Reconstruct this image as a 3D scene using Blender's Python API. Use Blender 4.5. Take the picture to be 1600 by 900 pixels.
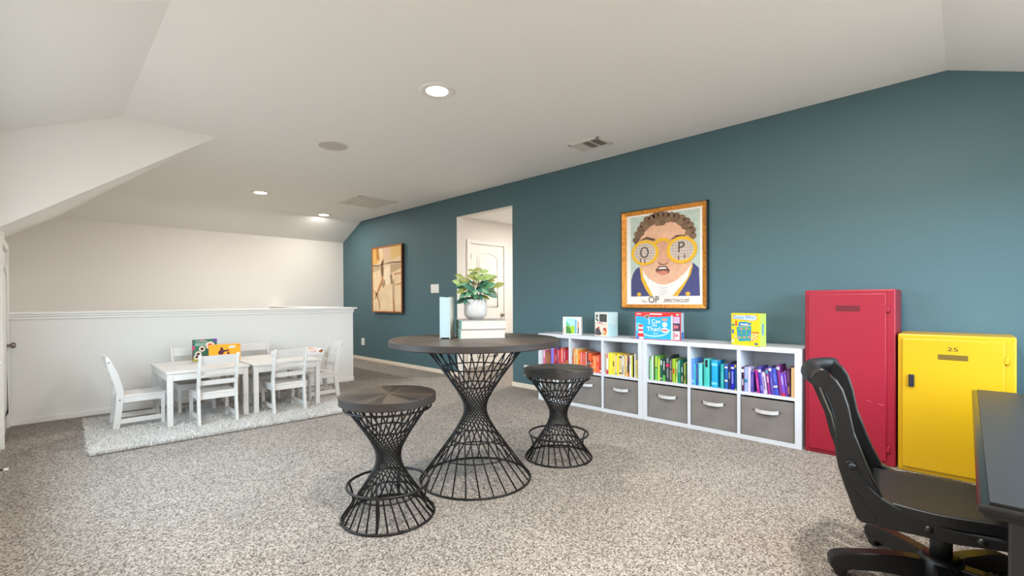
import bpy, bmesh, math, random
from mathutils import Vector, Matrix, Euler

for _o in list(bpy.data.objects):
    bpy.data.objects.remove(_o, do_unlink=True)
SC = bpy.context.scene
COL = SC.collection
R = math.radians
PI = math.pi
random.seed(7)

# ------------------------------------------------------------------ camera
F_PX, YAW, PITCH, ROLL, CY = 721.7786, 45.4268, -0.3399, -0.2788, 474.1902
cam_d = bpy.data.cameras.new('camera')
cam = bpy.data.objects.new('camera', cam_d)
COL.objects.link(cam)
_a = R(YAW)
_fw = Vector((math.sin(_a), math.cos(_a), 0)); _r = Vector((math.cos(_a), -math.sin(_a), 0)); _u = Vector((0, 0, 1))
_t = R(PITCH)
_fw2 = math.cos(_t) * _fw + math.sin(_t) * _u
_u2 = math.cos(_t) * _u - math.sin(_t) * _fw
_t = R(ROLL)
_r3 = math.cos(_t) * _r + math.sin(_t) * _u2
_u3 = math.cos(_t) * _u2 - math.sin(_t) * _r
cam.matrix_world = Matrix(((_r3.x, _u3.x, -_fw2.x, 0), (_r3.y, _u3.y, -_fw2.y, 0), (_r3.z, _u3.z, -_fw2.z, 1.14), (0, 0, 0, 1)))
cam_d.sensor_fit = 'HORIZONTAL'
cam_d.sensor_width = 36.0
cam_d.lens = F_PX * 36.0 / 1600.0
cam_d.shift_y = (CY - 450.0) / 1600.0
cam_d.clip_start = 0.02
SC.camera = cam

# ------------------------------------------------------------------ view, sky, daylight
SC.view_settings.view_transform = 'Standard'
SC.view_settings.look = 'None'
SC.view_settings.exposure = 0.79
SC.view_settings.gamma = 1.0
SC.view_settings.use_curve_mapping = False
SKY, GROUND = 8.2, 2.4
W = bpy.data.worlds.new('daylight'); SC.world = W; W.use_nodes = True
nt = W.node_tree; nt.nodes.clear()
_tc = nt.nodes.new('ShaderNodeTexCoord'); _sx = nt.nodes.new('ShaderNodeSeparateXYZ')
_rp = nt.nodes.new('ShaderNodeMapRange'); _mx = nt.nodes.new('ShaderNodeMix'); _mx.data_type = 'RGBA'
_bg = nt.nodes.new('ShaderNodeBackground'); _wo = nt.nodes.new('ShaderNodeOutputWorld')
_rp.inputs['From Min'].default_value = -0.03; _rp.inputs['From Max'].default_value = 0.03
_mx.inputs['A'].default_value = (0.46 * GROUND, 0.44 * GROUND, 0.40 * GROUND, 1)
_mx.inputs['B'].default_value = (0.64 * SKY, 0.84 * SKY, 1.0 * SKY, 1)
nt.links.new(_tc.outputs['Generated'], _sx.inputs[0]); nt.links.new(_sx.outputs['Z'], _rp.inputs['Value'])
nt.links.new(_rp.outputs[0], _mx.inputs['Factor']); nt.links.new(_mx.outputs['Result'], _bg.inputs['Color'])
nt.links.new(_bg.outputs[0], _wo.inputs['Surface'])

WIN_F = (1.75, 3.85, 0.62, 1.98)     # window in the front wall (behind the camera): x0, x1, z0, z1
WIN_FILL = (2.4, 4.6, 0.75, 1.95)       # window added unseen in the left wall for fill daylight: y0, y1, z0, z1
CAN_POWER = 29.0

def portal(name, loc, rot, sx, sy):
    l = bpy.data.lights.new(name, 'AREA'); l.shape = 'RECTANGLE'; l.size = sx; l.size_y = sy
    l.cycles.is_portal = True
    o = bpy.data.objects.new(name, l); COL.objects.link(o); o.location = loc; o.rotation_euler = rot
    return o
portal('front_window_daylight', ((WIN_F[0] + WIN_F[1]) / 2, -0.80, (WIN_F[2] + WIN_F[3]) / 2), (R(90), 0, 0), WIN_F[1] - WIN_F[0], WIN_F[3] - WIN_F[2])
portal('added_window_daylight', (-0.30, (WIN_FILL[0] + WIN_FILL[1]) / 2, (WIN_FILL[2] + WIN_FILL[3]) / 2), (R(90), 0, R(-90)), WIN_FILL[1] - WIN_FILL[0], WIN_FILL[3] - WIN_FILL[2])

# ------------------------------------------------------------------ materials
def lin(c):
    c = c / 255.0
    return c / 12.92 if c <= 0.04045 else ((c + 0.055) / 1.055) ** 2.4
def rgb(*c):
    return (lin(c[0]), lin(c[1]), lin(c[2]), 1.0)
MATS = {}
def mat(name, col, rough=0.6, metal=0.0, bump=0.0, bscale=200.0, var=0.0, vscale=8.0, spec=0.5, emit=None, estr=0.0, stretch=None):
    if name in MATS:
        return MATS[name]
    m = bpy.data.materials.new(name); m.use_nodes = True
    n = m.node_tree; b = n.nodes['Principled BSDF']
    c = rgb(*col)
    b.inputs['Base Color'].default_value = c
    b.inputs['Roughness'].default_value = rough
    b.inputs['Metallic'].default_value = metal
    b.inputs['Specular IOR Level'].default_value = spec
    tc = n.nodes.new('ShaderNodeTexCoord')
    src = tc.outputs['Object']
    if stretch:
        mp = n.nodes.new('ShaderNodeMapping'); mp.inputs['Scale'].default_value = stretch
        n.links.new(src, mp.inputs['Vector']); src = mp.outputs[0]
    if var > 0:
        nz = n.nodes.new('ShaderNodeTexNoise'); nz.inputs['Scale'].default_value = vscale; nz.inputs['Detail'].default_value = 4
        mr = n.nodes.new('ShaderNodeMapRange'); mr.inputs['From Min'].default_value = 0.3; mr.inputs['From Max'].default_value = 0.7
        mr.inputs['To Min'].default_value = 1 - var; mr.inputs['To Max'].default_value = 1 + var
        mx = n.nodes.new('ShaderNodeMix'); mx.data_type = 'RGBA'; mx.blend_type = 'MULTIPLY'; mx.inputs['Factor'].default_value = 1
        mx.inputs['A'].default_value = c
        n.links.new(src, nz.inputs['Vector']); n.links.new(nz.outputs['Fac'], mr.inputs['Value'])
        n.links.new(mr.outputs[0], mx.inputs['B']); n.links.new(mx.outputs['Result'], b.inputs['Base Color'])
    if bump > 0:
        nb = n.nodes.new('ShaderNodeTexNoise'); nb.inputs['Scale'].default_value = bscale; nb.inputs['Detail'].default_value = 2
        bp = n.nodes.new('ShaderNodeBump'); bp.inputs['Strength'].default_value = bump; bp.inputs['Distance'].default_value = 0.004
        n.links.new(src, nb.inputs['Vector']); n.links.new(nb.outputs['Fac'], bp.inputs['Height']); n.links.new(bp.outputs[0], b.inputs['Normal'])
    if emit:
        b.inputs['Emission Color'].default_value = rgb(*emit); b.inputs['Emission Strength'].default_value = estr
    MATS[name] = m
    return m

def carpet_material():
    m = bpy.data.materials.new('speckled_carpet'); m.use_nodes = True
    n = m.node_tree; b = n.nodes['Principled BSDF']; L = n.links.new
    tc = n.nodes.new('ShaderNodeTexCoord')
    nz = n.nodes.new('ShaderNodeTexNoise'); nz.inputs['Scale'].default_value = 140; nz.inputs['Detail'].default_value = 3; nz.inputs['Roughness'].default_value = 0.6
    L(tc.outputs['Object'], nz.inputs['Vector'])
    vo = n.nodes.new('ShaderNodeTexVoronoi'); vo.inputs['Scale'].default_value = 150; vo.inputs['Randomness'].default_value = 1.0
    L(tc.outputs['Object'], vo.inputs['Vector'])
    sp = n.nodes.new('ShaderNodeSeparateColor'); L(vo.outputs['Color'], sp.inputs[0])
    ma = n.nodes.new('ShaderNodeMath'); ma.operation = 'MULTIPLY_ADD'; ma.inputs[1].default_value = 0.42; L(sp.outputs[0], ma.inputs[0])
    mb_ = n.nodes.new('ShaderNodeMath'); mb_.operation = 'MULTIPLY'; mb_.inputs[1].default_value = 0.58; L(nz.outputs['Fac'], mb_.inputs[0])
    L(mb_.outputs[0], ma.inputs[2])
    cr = n.nodes.new('ShaderNodeValToRGB')
    e = cr.color_ramp.elements
    e[0].position = 0.28; e[0].color = rgb(84, 75, 67)
    e[1].position = 0.68; e[1].color = rgb(186, 178, 169)
    x = e.new(0.46); x.color = rgb(140, 131, 123)
    L(ma.outputs[0], cr.inputs['Fac'])
    big = n.nodes.new('ShaderNodeTexNoise'); big.inputs['Scale'].default_value = 2.2; big.inputs['Detail'].default_value = 2
    L(tc.outputs['Object'], big.inputs['Vector'])
    mr = n.nodes.new('ShaderNodeMapRange'); mr.inputs['To Min'].default_value = 0.86; mr.inputs['To Max'].default_value = 1.10
    L(big.outputs['Fac'], mr.inputs['Value'])
    mx = n.nodes.new('ShaderNodeMix'); mx.data_type = 'RGBA'; mx.blend_type = 'MULTIPLY'; mx.inputs['Factor'].default_value = 1
    L(cr.outputs['Color'], mx.inputs['A']); L(mr.outputs[0], mx.inputs['B']); L(mx.outputs['Result'], b.inputs['Base Color'])
    bp = n.nodes.new('ShaderNodeBump'); bp.inputs['Strength'].default_value = 0.55; bp.inputs['Distance'].default_value = 0.006
    L(ma.outputs[0], bp.inputs['Height']); L(bp.outputs[0], b.inputs['Normal'])
    b.inputs['Roughness'].default_value = 0.95; b.inputs['Specular IOR Level'].default_value = 0.1
    return m

def sunburst_material(name, dark, light, rough, wedges=16):
    """veneer laid in wedges round the centre of a round top, grain running outward"""
    m = bpy.data.materials.new(name); m.use_nodes = True
    n = m.node_tree; b = n.nodes['Principled BSDF']; L = n.links.new
    tc = n.nodes.new('ShaderNodeTexCoord'); sx = n.nodes.new('ShaderNodeSeparateXYZ'); L(tc.outputs['Object'], sx.inputs[0])
    at = n.nodes.new('ShaderNodeMath'); at.operation = 'ARCTAN2'; L(sx.outputs['Y'], at.inputs[0]); L(sx.outputs['X'], at.inputs[1])
    ml = n.nodes.new('ShaderNodeMath'); ml.operation = 'MULTIPLY'; ml.inputs[1].default_value = wedges / (2 * PI); L(at.outputs[0], ml.inputs[0])
    fl = n.nodes.new('ShaderNodeMath'); fl.operation = 'FLOOR'; L(ml.outputs[0], fl.inputs[0])
    wn = n.nodes.new('ShaderNodeTexWhiteNoise'); wn.noise_dimensions = '1D'; L(fl.outputs[0], wn.inputs['W'])
    ln = n.nodes.new('ShaderNodeVectorMath'); ln.operation = 'LENGTH'; L(tc.outputs['Object'], ln.inputs[0])
    cb = n.nodes.new('ShaderNodeCombineXYZ')
    a2 = n.nodes.new('ShaderNodeMath'); a2.operation = 'MULTIPLY'; a2.inputs[1].default_value = 14; L(at.outputs[0], a2.inputs[0])
    r2 = n.nodes.new('ShaderNodeMath'); r2.operation = 'MULTIPLY'; r2.inputs[1].default_value = 7; L(ln.outputs['Value'], r2.inputs[0])
    L(a2.outputs[0], cb.inputs['X']); L(r2.outputs[0], cb.inputs['Y']); L(fl.outputs[0], cb.inputs['Z'])
    nz = n.nodes.new('ShaderNodeTexNoise'); nz.inputs['Scale'].default_value = 1.6; nz.inputs['Detail'].default_value = 5; L(cb.outputs[0], nz.inputs['Vector'])
    ad = n.nodes.new('ShaderNodeMath'); ad.operation = 'ADD'; L(wn.outputs['Value'], ad.inputs[0]); L(nz.outputs['Fac'], ad.inputs[1])
    hf = n.nodes.new('ShaderNodeMapRange'); hf.inputs['From Min'].default_value = 0.45; hf.inputs['From Max'].default_value = 1.45; L(ad.outputs[0], hf.inputs['Value'])
    mx = n.nodes.new('ShaderNodeMix'); mx.data_type = 'RGBA'; mx.inputs['A'].default_value = rgb(*dark); mx.inputs['B'].default_value = rgb(*light)
    L(hf.outputs[0], mx.inputs['Factor']); L(mx.outputs['Result'], b.inputs['Base Color'])
    bp = n.nodes.new('ShaderNodeBump'); bp.inputs['Strength'].default_value = 0.15; bp.inputs['Distance'].default_value = 0.002
    L(nz.outputs['Fac'], bp.inputs['Height']); L(bp.outputs[0], b.inputs['Normal'])
    b.inputs['Roughness'].default_value = rough
    return m

M_WALL = mat('warm_white_paint', (233, 229, 223), 0.85, bump=0.12, bscale=140)
M_CEIL = mat('ceiling_paint', (244, 242, 238), 0.9, bump=0.10, bscale=120)
M_TEAL = mat('teal_paint', (80, 109, 116), 0.55, bump=0.35, bscale=95, spec=0.35)
M_TRIM = mat('trim_white', (238, 234, 228), 0.45)
M_TEALBASE = mat('baseboard_paint', (240, 226, 205), 0.45)
M_CARPET = carpet_material()
M_KID = mat('white_painted_pine', (214, 209, 203), 0.5, bump=0.1, bscale=30, var=0.03, vscale=6, stretch=(1, 1, 6))
M_KIDGAP = mat('screw_plug', (90, 80, 74), 0.6)
M_BLACK = mat('black_iron', (30, 28, 27), 0.42, 0.25, var=0.1)
M_BLKWOOD = mat('black_lacquer', (14, 14, 15), 0.42, bump=0.03, bscale=60)
M_SEATWOOD = mat('black_seat_lacquer', (18, 18, 19), 0.5)
M_DESK = mat('charcoal_desk_top', (35, 35, 37), 0.42, bump=0.02, bscale=90)
M_DESKEDGE = mat('black_desk_edge', (13, 13, 14), 0.22)
M_DESKSIDE = mat('charcoal_desk_side', (40, 40, 42), 0.4)
M_TOPWOOD = sunburst_material('sunburst_veneer', (20, 16, 15), (82, 69, 58), 0.42, 22)
M_TOPEDGE = mat('dark_rim_veneer', (52, 45, 41), 0.5, var=0.25, vscale=5, stretch=(1, 1, 12))
M_RED = mat('crimson_enamel', (152, 14, 42), 0.4, bump=0.02, bscale=120)
M_YEL = mat('yellow_enamel', (198, 154, 1), 0.38, bump=0.02, bscale=120)
M_DARK = mat('dark_slot', (16, 14, 14), 0.7)
M_NAVYPLASTIC = mat('dark_latch', (28, 29, 40), 0.4)
M_CUBE = mat('white_laminate', (212, 215, 221), 0.45)
M_BIN = mat('grey_fabric', (128, 122, 117), 0.95, bump=0.3, bscale=500, var=0.12, vscale=7)
M_HANDLE = mat('pale_webbing', (206, 206, 204), 0.5)
M_METAL = mat('brushed_nickel', (150, 140, 130), 0.3, 0.9)
M_PLATE = mat('white_plastic', (240, 238, 232), 0.35)
M_LIGHT = mat('lamp_lens', (255, 250, 240), 0.4, emit=(255, 246, 232), estr=9.0)
M_GRILLE = mat('grille_white', (228, 222, 214), 0.5)
M_GRILLEDARK = mat('duct_dark', (92, 84, 78), 0.8)
M_GRILLEMID = mat('duct_shade', (150, 142, 133), 0.8)
M_GOLD = mat('gilt_frame', (196, 128, 44), 0.38, 0.45, var=0.35, vscale=40)
M_FBLACK = mat('black_frame_edge', (22, 20, 19), 0.35)
M_BROWN = mat('dark_walnut_edge', (58, 38, 28), 0.5)
M_PAPER = mat('paper_pages', (206, 200, 190), 0.8, var=0.06, vscale=6, stretch=(1, 1, 40))
M_POT = mat('white_ceramic', (190, 190, 188), 0.25)
M_SOIL = mat('potting_soil', (60, 46, 36), 0.9, bump=0.5, bscale=60)
M_RUG = mat('shaggy_white', (226, 221, 215), 0.9)

def cm(r, g, b, rough=0.5):
    return mat('print_%d_%d_%d' % (r, g, b), (r, g, b), rough)

# ------------------------------------------------------------------ mesh helpers
def tag(o, label=None, cat=None, group=None, kind=None):
    if label: o['label'] = label
    if cat: o['category'] = cat
    if group: o['group'] = group
    if kind: o['kind'] = kind
    return o
def thing(name, label, cat, loc=(0, 0, 0), rz=0.0, group=None, kind=None):
    o = bpy.data.objects.new(name, None); COL.objects.link(o)
    o.empty_display_size = 0.05
    o.location = loc; o.rotation_euler = (0, 0, rz)
    return tag(o, label, cat, group, kind)
class MB:
    def __init__(s):
        s.bm = bmesh.new(); s.mats = []
    def mi(s, m):
        if m not in s.mats: s.mats.append(m)
        return s.mats.index(m)
    def face(s, vs, m, smooth=False):
        try:
            f = s.bm.faces.new(vs)
        except ValueError:
            return None
        f.material_index = s.mi(m); f.smooth = smooth
        return f
    def poly(s, pts, m):
        return s.face([s.bm.verts.new(p) for p in pts], m)
    def box(s, x0, x1, y0, y1, z0, z1, m, bev=0.0):
        b = bmesh.new()
        r = bmesh.ops.create_cube(b, size=1)
        for v in b.verts:
            v.co = Vector(((x0 + x1) / 2 + v.co.x * (x1 - x0), (y0 + y1) / 2 + v.co.y * (y1 - y0), (z0 + z1) / 2 + v.co.z * (z1 - z0)))
        if bev > 0:
            bmesh.ops.bevel(b, geom=list(b.edges), offset=bev, segments=2, profile=0.5, affect='EDGES')
        s.merge(b, m)
        return s
    def merge(s, b, m, smooth=False):
        k = s.mi(m); mp = {}
        for v in b.verts: mp[v] = s.bm.verts.new(v.co)
        for f in b.faces:
            g = s.bm.faces.new([mp[v] for v in f.verts]); g.material_index = k; g.smooth = smooth or f.smooth
        b.free()
    def prism(s, pts, vec, m, bev=0.0, smooth=False):
        """closed outline pts extruded along vec"""
        b = bmesh.new(); vec = Vector(vec)
        lo = [b.verts.new(p) for p in pts]; hi = [b.verts.new(Vector(p) + vec) for p in pts]
        b.faces.new(lo); b.faces.new(hi[::-1]); n = len(pts)
        for i in range(n):
            b.faces.new((lo[i], hi[i], hi[(i + 1) % n], lo[(i + 1) % n]))
        bmesh.ops.recalc_face_normals(b, faces=list(b.faces))
        if bev > 0:
            es = [e for e in b.edges if (e.verts[0].co - e.verts[1].co).normalized().cross(vec.normalized()).length > 0.5]
            bmesh.ops.bevel(b, geom=es, offset=bev, segments=2, profile=0.5, affect='EDGES')
        s.merge(b, m, smooth)
        return s
    def tube(s, pts, r, m, seg=8, closed=False, cap=True):
        pts = [Vector(p) for p in pts]; n = len(pts); rings = []
        rr = r if isinstance(r, (list, tuple)) else [r] * n
        up = None
        for i in range(n):
            if closed: t = pts[(i + 1) % n] - pts[i - 1]
            else: t = pts[min(i + 1, n - 1)] - pts[max(i - 1, 0)]
            t.normalize()
            if up is None:
                up = Vector((0, 0, 1)) if abs(t.z) < 0.9 else Vector((1, 0, 0))
            a = t.cross(up)
            if a.length < 1e-4: a = t.cross(Vector((1, 0, 0)))
            a.normalize(); c = a.cross(t).normalized(); up = c
            rings.append([s.bm.verts.new(pts[i] + rr[i] * (a * math.cos(2 * PI * k / seg) + c * math.sin(2 * PI * k / seg))) for k in range(seg)])
        for i in range(n if closed else n - 1):
            A, B = rings[i], rings[(i + 1) % n]
            for k in range(seg):
                s.face((A[k], A[(k + 1) % seg], B[(k + 1) % seg], B[k]), m, True)
        if cap and not closed:
            s.face(rings[0][::-1], m); s.face(rings[-1], m)
        return s
    def ring(s, R0, z, r, m, seg=48, sec=6, c=(0, 0)):
        return s.tube([(c[0] + R0 * math.cos(2 * PI * k / seg), c[1] + R0 * math.sin(2 * PI * k / seg), z) for k in range(seg)], r, m, sec, True)
    def lathe(s, prof, m, seg=40, mtop=None, smooth=True, c=(0, 0, 0), axis='Z'):
        rings = []
        def P(r, z, k):
            a = 2 * PI * k / seg; x, y = r * math.cos(a), r * math.sin(a)
            p = (x, y, z) if axis == 'Z' else ((x, z, y) if axis == 'Y' else (z, x, y))
            return (p[0] + c[0], p[1] + c[1], p[2] + c[2])
        for r, z in prof:
            rings.append([s.bm.verts.new(P(r, z, k)) for k in range(seg)] if r > 1e-6 else [s.bm.verts.new(P(0, z, 0))])
        for i in range(len(rings) - 1):
            A, B = rings[i], rings[i + 1]
            mm = mtop if (mtop and abs(prof[i][1] - prof[i + 1][1]) < 1e-5) else m
            for k in range(seg):
                if len(A) == 1 and len(B) == 1: continue
                if len(A) == 1: s.face((A[0], B[(k + 1) % seg], B[k]), mm, smooth)
                elif len(B) == 1: s.face((A[k], A[(k + 1) % seg], B[0]), mm, smooth)
                else: s.face((A[k], A[(k + 1) % seg], B[(k + 1) % seg], B[k]), mm, smooth)
        return s
    def disc(s, c, rx, ry, m, n=24, plane='XZ', r_in=None):
        """flat print shape in the local front plane (x right, z up, facing -y)"""
        o = [(c[0] + rx * math.cos(2 * PI * k / n), c[1], c[2] + ry * math.sin(2 * PI * k / n)) for k in range(n)]
        if r_in is None: return s.poly(o, m)
        a = [s.bm.verts.new(p) for p in o]
        i = [s.bm.verts.new((c[0] + r_in[0] * math.cos(2 * PI * k / n), c[1], c[2] + r_in[1] * math.sin(2 * PI * k / n))) for k in range(n)]
        for k in range(n): s.face((a[k], a[(k + 1) % n], i[(k + 1) % n], i[k]), m)
    def flat(s, pts, y, m):
        return s.poly([(p[0], y, p[1]) for p in pts], m)
    def rect(s, x0, x1, z0, z1, y, m):
        return s.poly([(x0, y, z0), (x1, y, z0), (x1, y, z1), (x0, y, z1)], m)
    def text(s, body, x, y, z, size, m, align='CENTER', sx=1.0, rot=0.0, depth=0.0, shear=0.0, ax='XZ'):
        cu = bpy.data.curves.new('lettering', 'FONT'); cu.body = body; cu.size = size; cu.align_x = align; cu.align_y = 'CENTER'
        cu.shear = shear; cu.resolution_u = 3
        o = bpy.data.objects.new('lettering', cu); COL.objects.link(o)
        dg = bpy.context.evaluated_depsgraph_get(); me = bpy.data.meshes.new_from_object(o.evaluated_get(dg))
        cr, sr = math.cos(rot), math.sin(rot)
        vs = []
        for v in me.vertices:
            a, b_ = v.co.x * sx, v.co.y
            vs.append(s.bm.verts.new((x + a * cr - b_ * sr, y, z + a * sr + b_ * cr)))
        for p in me.polygons:
            s.face([vs[i] for i in p.vertices], m)
        COL.objects.unlink(o); bpy.data.objects.remove(o); bpy.data.curves.remove(cu); bpy.data.meshes.remove(me)
        return s
    def build(s, name, parent=None, loc=None, rot=None, kind=None, recalc=False):
        if recalc: bmesh.ops.recalc_face_normals(s.bm, faces=list(s.bm.faces))
        me = bpy.data.meshes.new(name); s.bm.to_mesh(me); s.bm.free()
        for m in s.mats: me.materials.append(m)
        o = bpy.data.objects.new(name, me); COL.objects.link(o)
        if parent: o.parent = parent
        if loc: o.location = loc
        if rot: o.rotation_euler = rot
        if kind: o['kind'] = kind
        return o
def share(o, parent, loc=None, rot=None, name=None):
    c = o.copy(); COL.objects.link(c); c.parent = parent
    if name: c.name = name
    if loc is not None: c.location = loc
    if rot is not None: c.rotation_euler = rot
    return c
def copy_tree(o, parent=None):
    c = o.copy(); COL.objects.link(c); c.parent = parent
    for ch in list(o.children): copy_tree(ch, c)
    return c
def bx(name, parent, x0, x1, y0, y1, z0, z1, m, bev=0.0, kind=None):
    return MB().box(x0, x1, y0, y1, z0, z1, m, bev).build(name, parent, kind=kind)

# ------------------------------------------------------------------ room shell
XT, XL, YN, YB, HC = 4.4038, -0.25, -0.75, 9.279, 2.7206
YC1, YC2 = 0.10, 8.492             # ceiling creases
ZN, ZB = 2.406, 2.363              # plate heights front and back
OP = (4.325, 5.506, 2.412)         # hallway opening y0, y1, height
YH = 6.315                         # half wall face
TW = 0.12
S = 'structure'

bx('floor', None, -0.6, 7.6, -1.0, 9.5, -0.08, 0.0, M_CARPET, kind=S)

# right (teal) wall with its opening: teal face, white reveal
mb = MB()
def wallx(mb, x, prof, th, m):
    mb.prism([(x, y, z) for y, z in prof], (th, 0, 0), m)
TH = [(YN, 0), (OP[0], 0), (OP[0], OP[2]), (OP[1], OP[2]), (OP[1], 0), (YB, 0), (YB, ZB), (YC2, HC), (YC1, HC), (YN, ZN)]
wallx(mb, XT, TH, TW, M_TEAL)
for f in mb.bm.faces:
    c = f.calc_center_median(); nrm = f.normal
    f.normal_update()
    if c.x > XT + 0.01: f.material_index = mb.mi(M_WALL)
mb.build('wall_right', kind=S)

# back wall, left wall, front wall
MB().prism([(XL - 0.25, YB, 0), (XT + TW, YB, 0), (XT + TW, YB, ZB), (0.153, YB, ZB), (-0.385, YB, 1.997), (-0.5, YB, 1.92)], (0, 0.12, 0), M_WALL).build('wall_back', kind=S)
mb = MB()
y0, y1, z0, z1 = WIN_FILL
def wall_with_hole(mb, a0, a1, b1, h, fix, th, m, axis, zt0=None, zt1=None):
    """rectangular wall a0..a1 with hole h=(h0,h1,z0,z1)"""
    h0, h1, c0, c1 = h
    for (p, q, r, t) in ((a0, h0, 0, b1), (h1, a1, 0, b1), (h0, h1, 0, c0), (h0, h1, c1, b1)):
        if axis == 'X': mb.box(fix, fix + th, p, q, r, t, m)
        else: mb.box(p, q, fix, fix + th, r, t, m)
wall_with_hole(mb, YN - 0.12, 5.13, 2.41, WIN_FILL, XL - 0.12, 0.12, M_WALL, 'X')
mb.prism([(XL - 0.12, 5.13, 0), (XL - 0.12, 6.46, 0), (XL - 0.12, 6.46, 1.84), (XL - 0.12, 5.13, 1.72)], (0.12, 0, 0), M_WALL)
mb.prism([(XL - 0.255, 6.46, 0), (XL - 0.255, YB, 0), (XL - 0.255, YB, 2.02), (XL - 0.255, 6.46, 1.86)], (0.12, 0, 0), M_WALL)
mb.build('wall_left', kind=S)
mb = MB()
wall_with_hole(mb, XL - 0.12, XT + TW, ZN + 0.01, WIN_F, YN - 0.12, 0.12, M_WALL, 'Y')
mb.build('wall_front', kind=S)

# windows (out of frame, the left one added for fill light): frame bars and sill
def window(n, horiz):
    w = thing(n, None, None, kind=S)
    if horiz:
        a0, a1, c0, c1 = WIN_F; y = YN - 0.09
        f = MB()
        for p, q, r, t in ((a0, a1, c0, c0 + 0.05), (a0, a1, c1 - 0.05, c1), (a0, a0 + 0.05, c0, c1), (a1 - 0.05, a1, c0, c1), ((a0 + a1) / 2 - 0.03, (a0 + a1) / 2 + 0.03, c0, c1)):
            f.box(p, q, y, y + 0.05, r, t, M_TRIM)
        f.build('window_frame', w); bx('window_sill', w, a0 - 0.05, a1 + 0.05, YN - 0.03, YN + 0.06, c0 - 0.03, c0, M_TRIM, 0.006)
    else:
        a0, a1, c0, c1 = WIN_FILL; x = XL - 0.09
        f = MB()
        for p, q, r, t in ((a0, a1, c0, c0 + 0.05), (a0, a1, c1 - 0.05, c1), (a0, a0 + 0.05, c0, c1), (a1 - 0.05, a1, c0, c1), ((a0 + a1) / 2 - 0.03, (a0 + a1) / 2 + 0.03, c0, c1)):
            f.box(x, x + 0.05, p, q, r, t, M_TRIM)
        f.build('window_frame', w); bx('window_sill', w, XL - 0.03, XL + 0.05, a0 - 0.05, a1 + 0.05, c0 - 0.03, c0, M_TRIM, 0.006)
window('window_1', True); window('fill_window', False)

# ceiling: flat field, two slopes, a side slope and the gable end between them
mb = MB()
A = (1.178, 5.13, HC); B = (0.68, YC2, HC); G = (0.481, 5.13, HC)
mb.poly([(XT + TW, YC1, HC), (XT + TW, YC2, HC), B, A, G, (0.481, YC1, HC)], M_CEIL)
mb.poly([(XT + TW, YN - 0.12, ZN - 0.05), (XT + TW, YC1, HC), (0.481, YC1, HC), (XL, YN, ZN), (XL - 0.12, YN - 0.12, ZN - 0.05)], M_CEIL)
mb.poly([(0.481, YC1, HC), G, (XL - 0.12, 5.13, 2.35), (XL - 0.12, YN - 0.12, 2.35), (XL, YN, ZN)], M_CEIL)
mb.poly([(XT + TW, YC2, HC), (XT + TW, YB + 0.12, ZB - 0.054), (0.07, YB + 0.12, ZB - 0.054), (0.153, YB, ZB), B], M_CEIL)
# far side slope
mb.poly([A, B, (XL - 0.12, 5.13, 1.60)], M_CEIL)
mb.poly([B, (0.153, YB, ZB), (-0.385, YB, 1.997), (-0.52, YB, 1.905), (XL - 0.12, 5.13, 1.60)], M_CEIL)
bmesh.ops.remove_doubles(mb.bm, verts=list(mb.bm.verts), dist=1e-4)
r = bmesh.ops.extrude_face_region(mb.bm, geom=list(mb.bm.faces))
for v in [e for e in r['geom'] if isinstance(e, bmesh.types.BMVert)]: v.co.z += 0.10
mb.build('ceiling', kind=S, recalc=True)
MB().prism([(p[0], 5.124, p[2]) for p in (A, G, (XL - 0.12, 5.13, 2.35), (XL - 0.12, 5.13, 1.60))], (0, 0.004, 0), M_CEIL).build('wall_gable', kind=S)

# half wall round the stairwell with cap, crown steps, baseboard
HWX = 3.137
mb = MB(); mb.box(XL - 0.02, HWX, YH, YH + 0.13, 0, 1.03, M_WALL); mb.box(HWX - 0.13, HWX, YH + 0.13, YB, 0, 1.03, M_WALL)
mb.build('wall_half', kind=S)
mb = MB()
mb.box(XL, HWX + 0.045, YH - 0.045, YH + 0.175, 1.033, 1.057, M_TRIM, 0.006)
mb.box(HWX - 0.175, HWX + 0.045, YH + 0.1, YB, 1.034, 1.058, M_TRIM, 0.006)
for k, (o, za, zb) in enumerate(((0.030, 1.012, 1.033), (0.016, 0.985, 1.012))):
    mb.box(XL, HWX + o, YH - o, YH, za, zb, M_TRIM, 0.004); mb.box(HWX, HWX + o, YH - o, YB, za, zb, M_TRIM, 0.004)
mb.build('trim_1', kind=S)
mb = MB(); mb.box(XL, HWX + 0.014, YH - 0.014, YH, 0, 0.055, M_TRIM, 0.004); mb.box(HWX, HWX + 0.014, YH - 0.014, YB, 0, 0.055, M_TRIM, 0.004)
mb.build('baseboard_half', kind=S)
mb = MB()
mb.box(XT - 0.014, XT, OP[1], YB, 0, 0.06, M_TEALBASE, 0.004)
mb.box(XT - 0.014, XT, 3.55, OP[0], 0, 0.06, M_TEALBASE, 0.004)
mb.box(XT - 0.014, XT + TW, OP[0] - 0.012, OP[0] + 0.012, 0, 0.06, M_TEALBASE, 0.004)
mb.build('baseboard_right', kind=S)
mb = MB(); mb.box(XL, XL + 0.014, YN, 5.25, 0, 0.06, M_TRIM, 0.004); mb.build('baseboard_left', kind=S)

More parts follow.
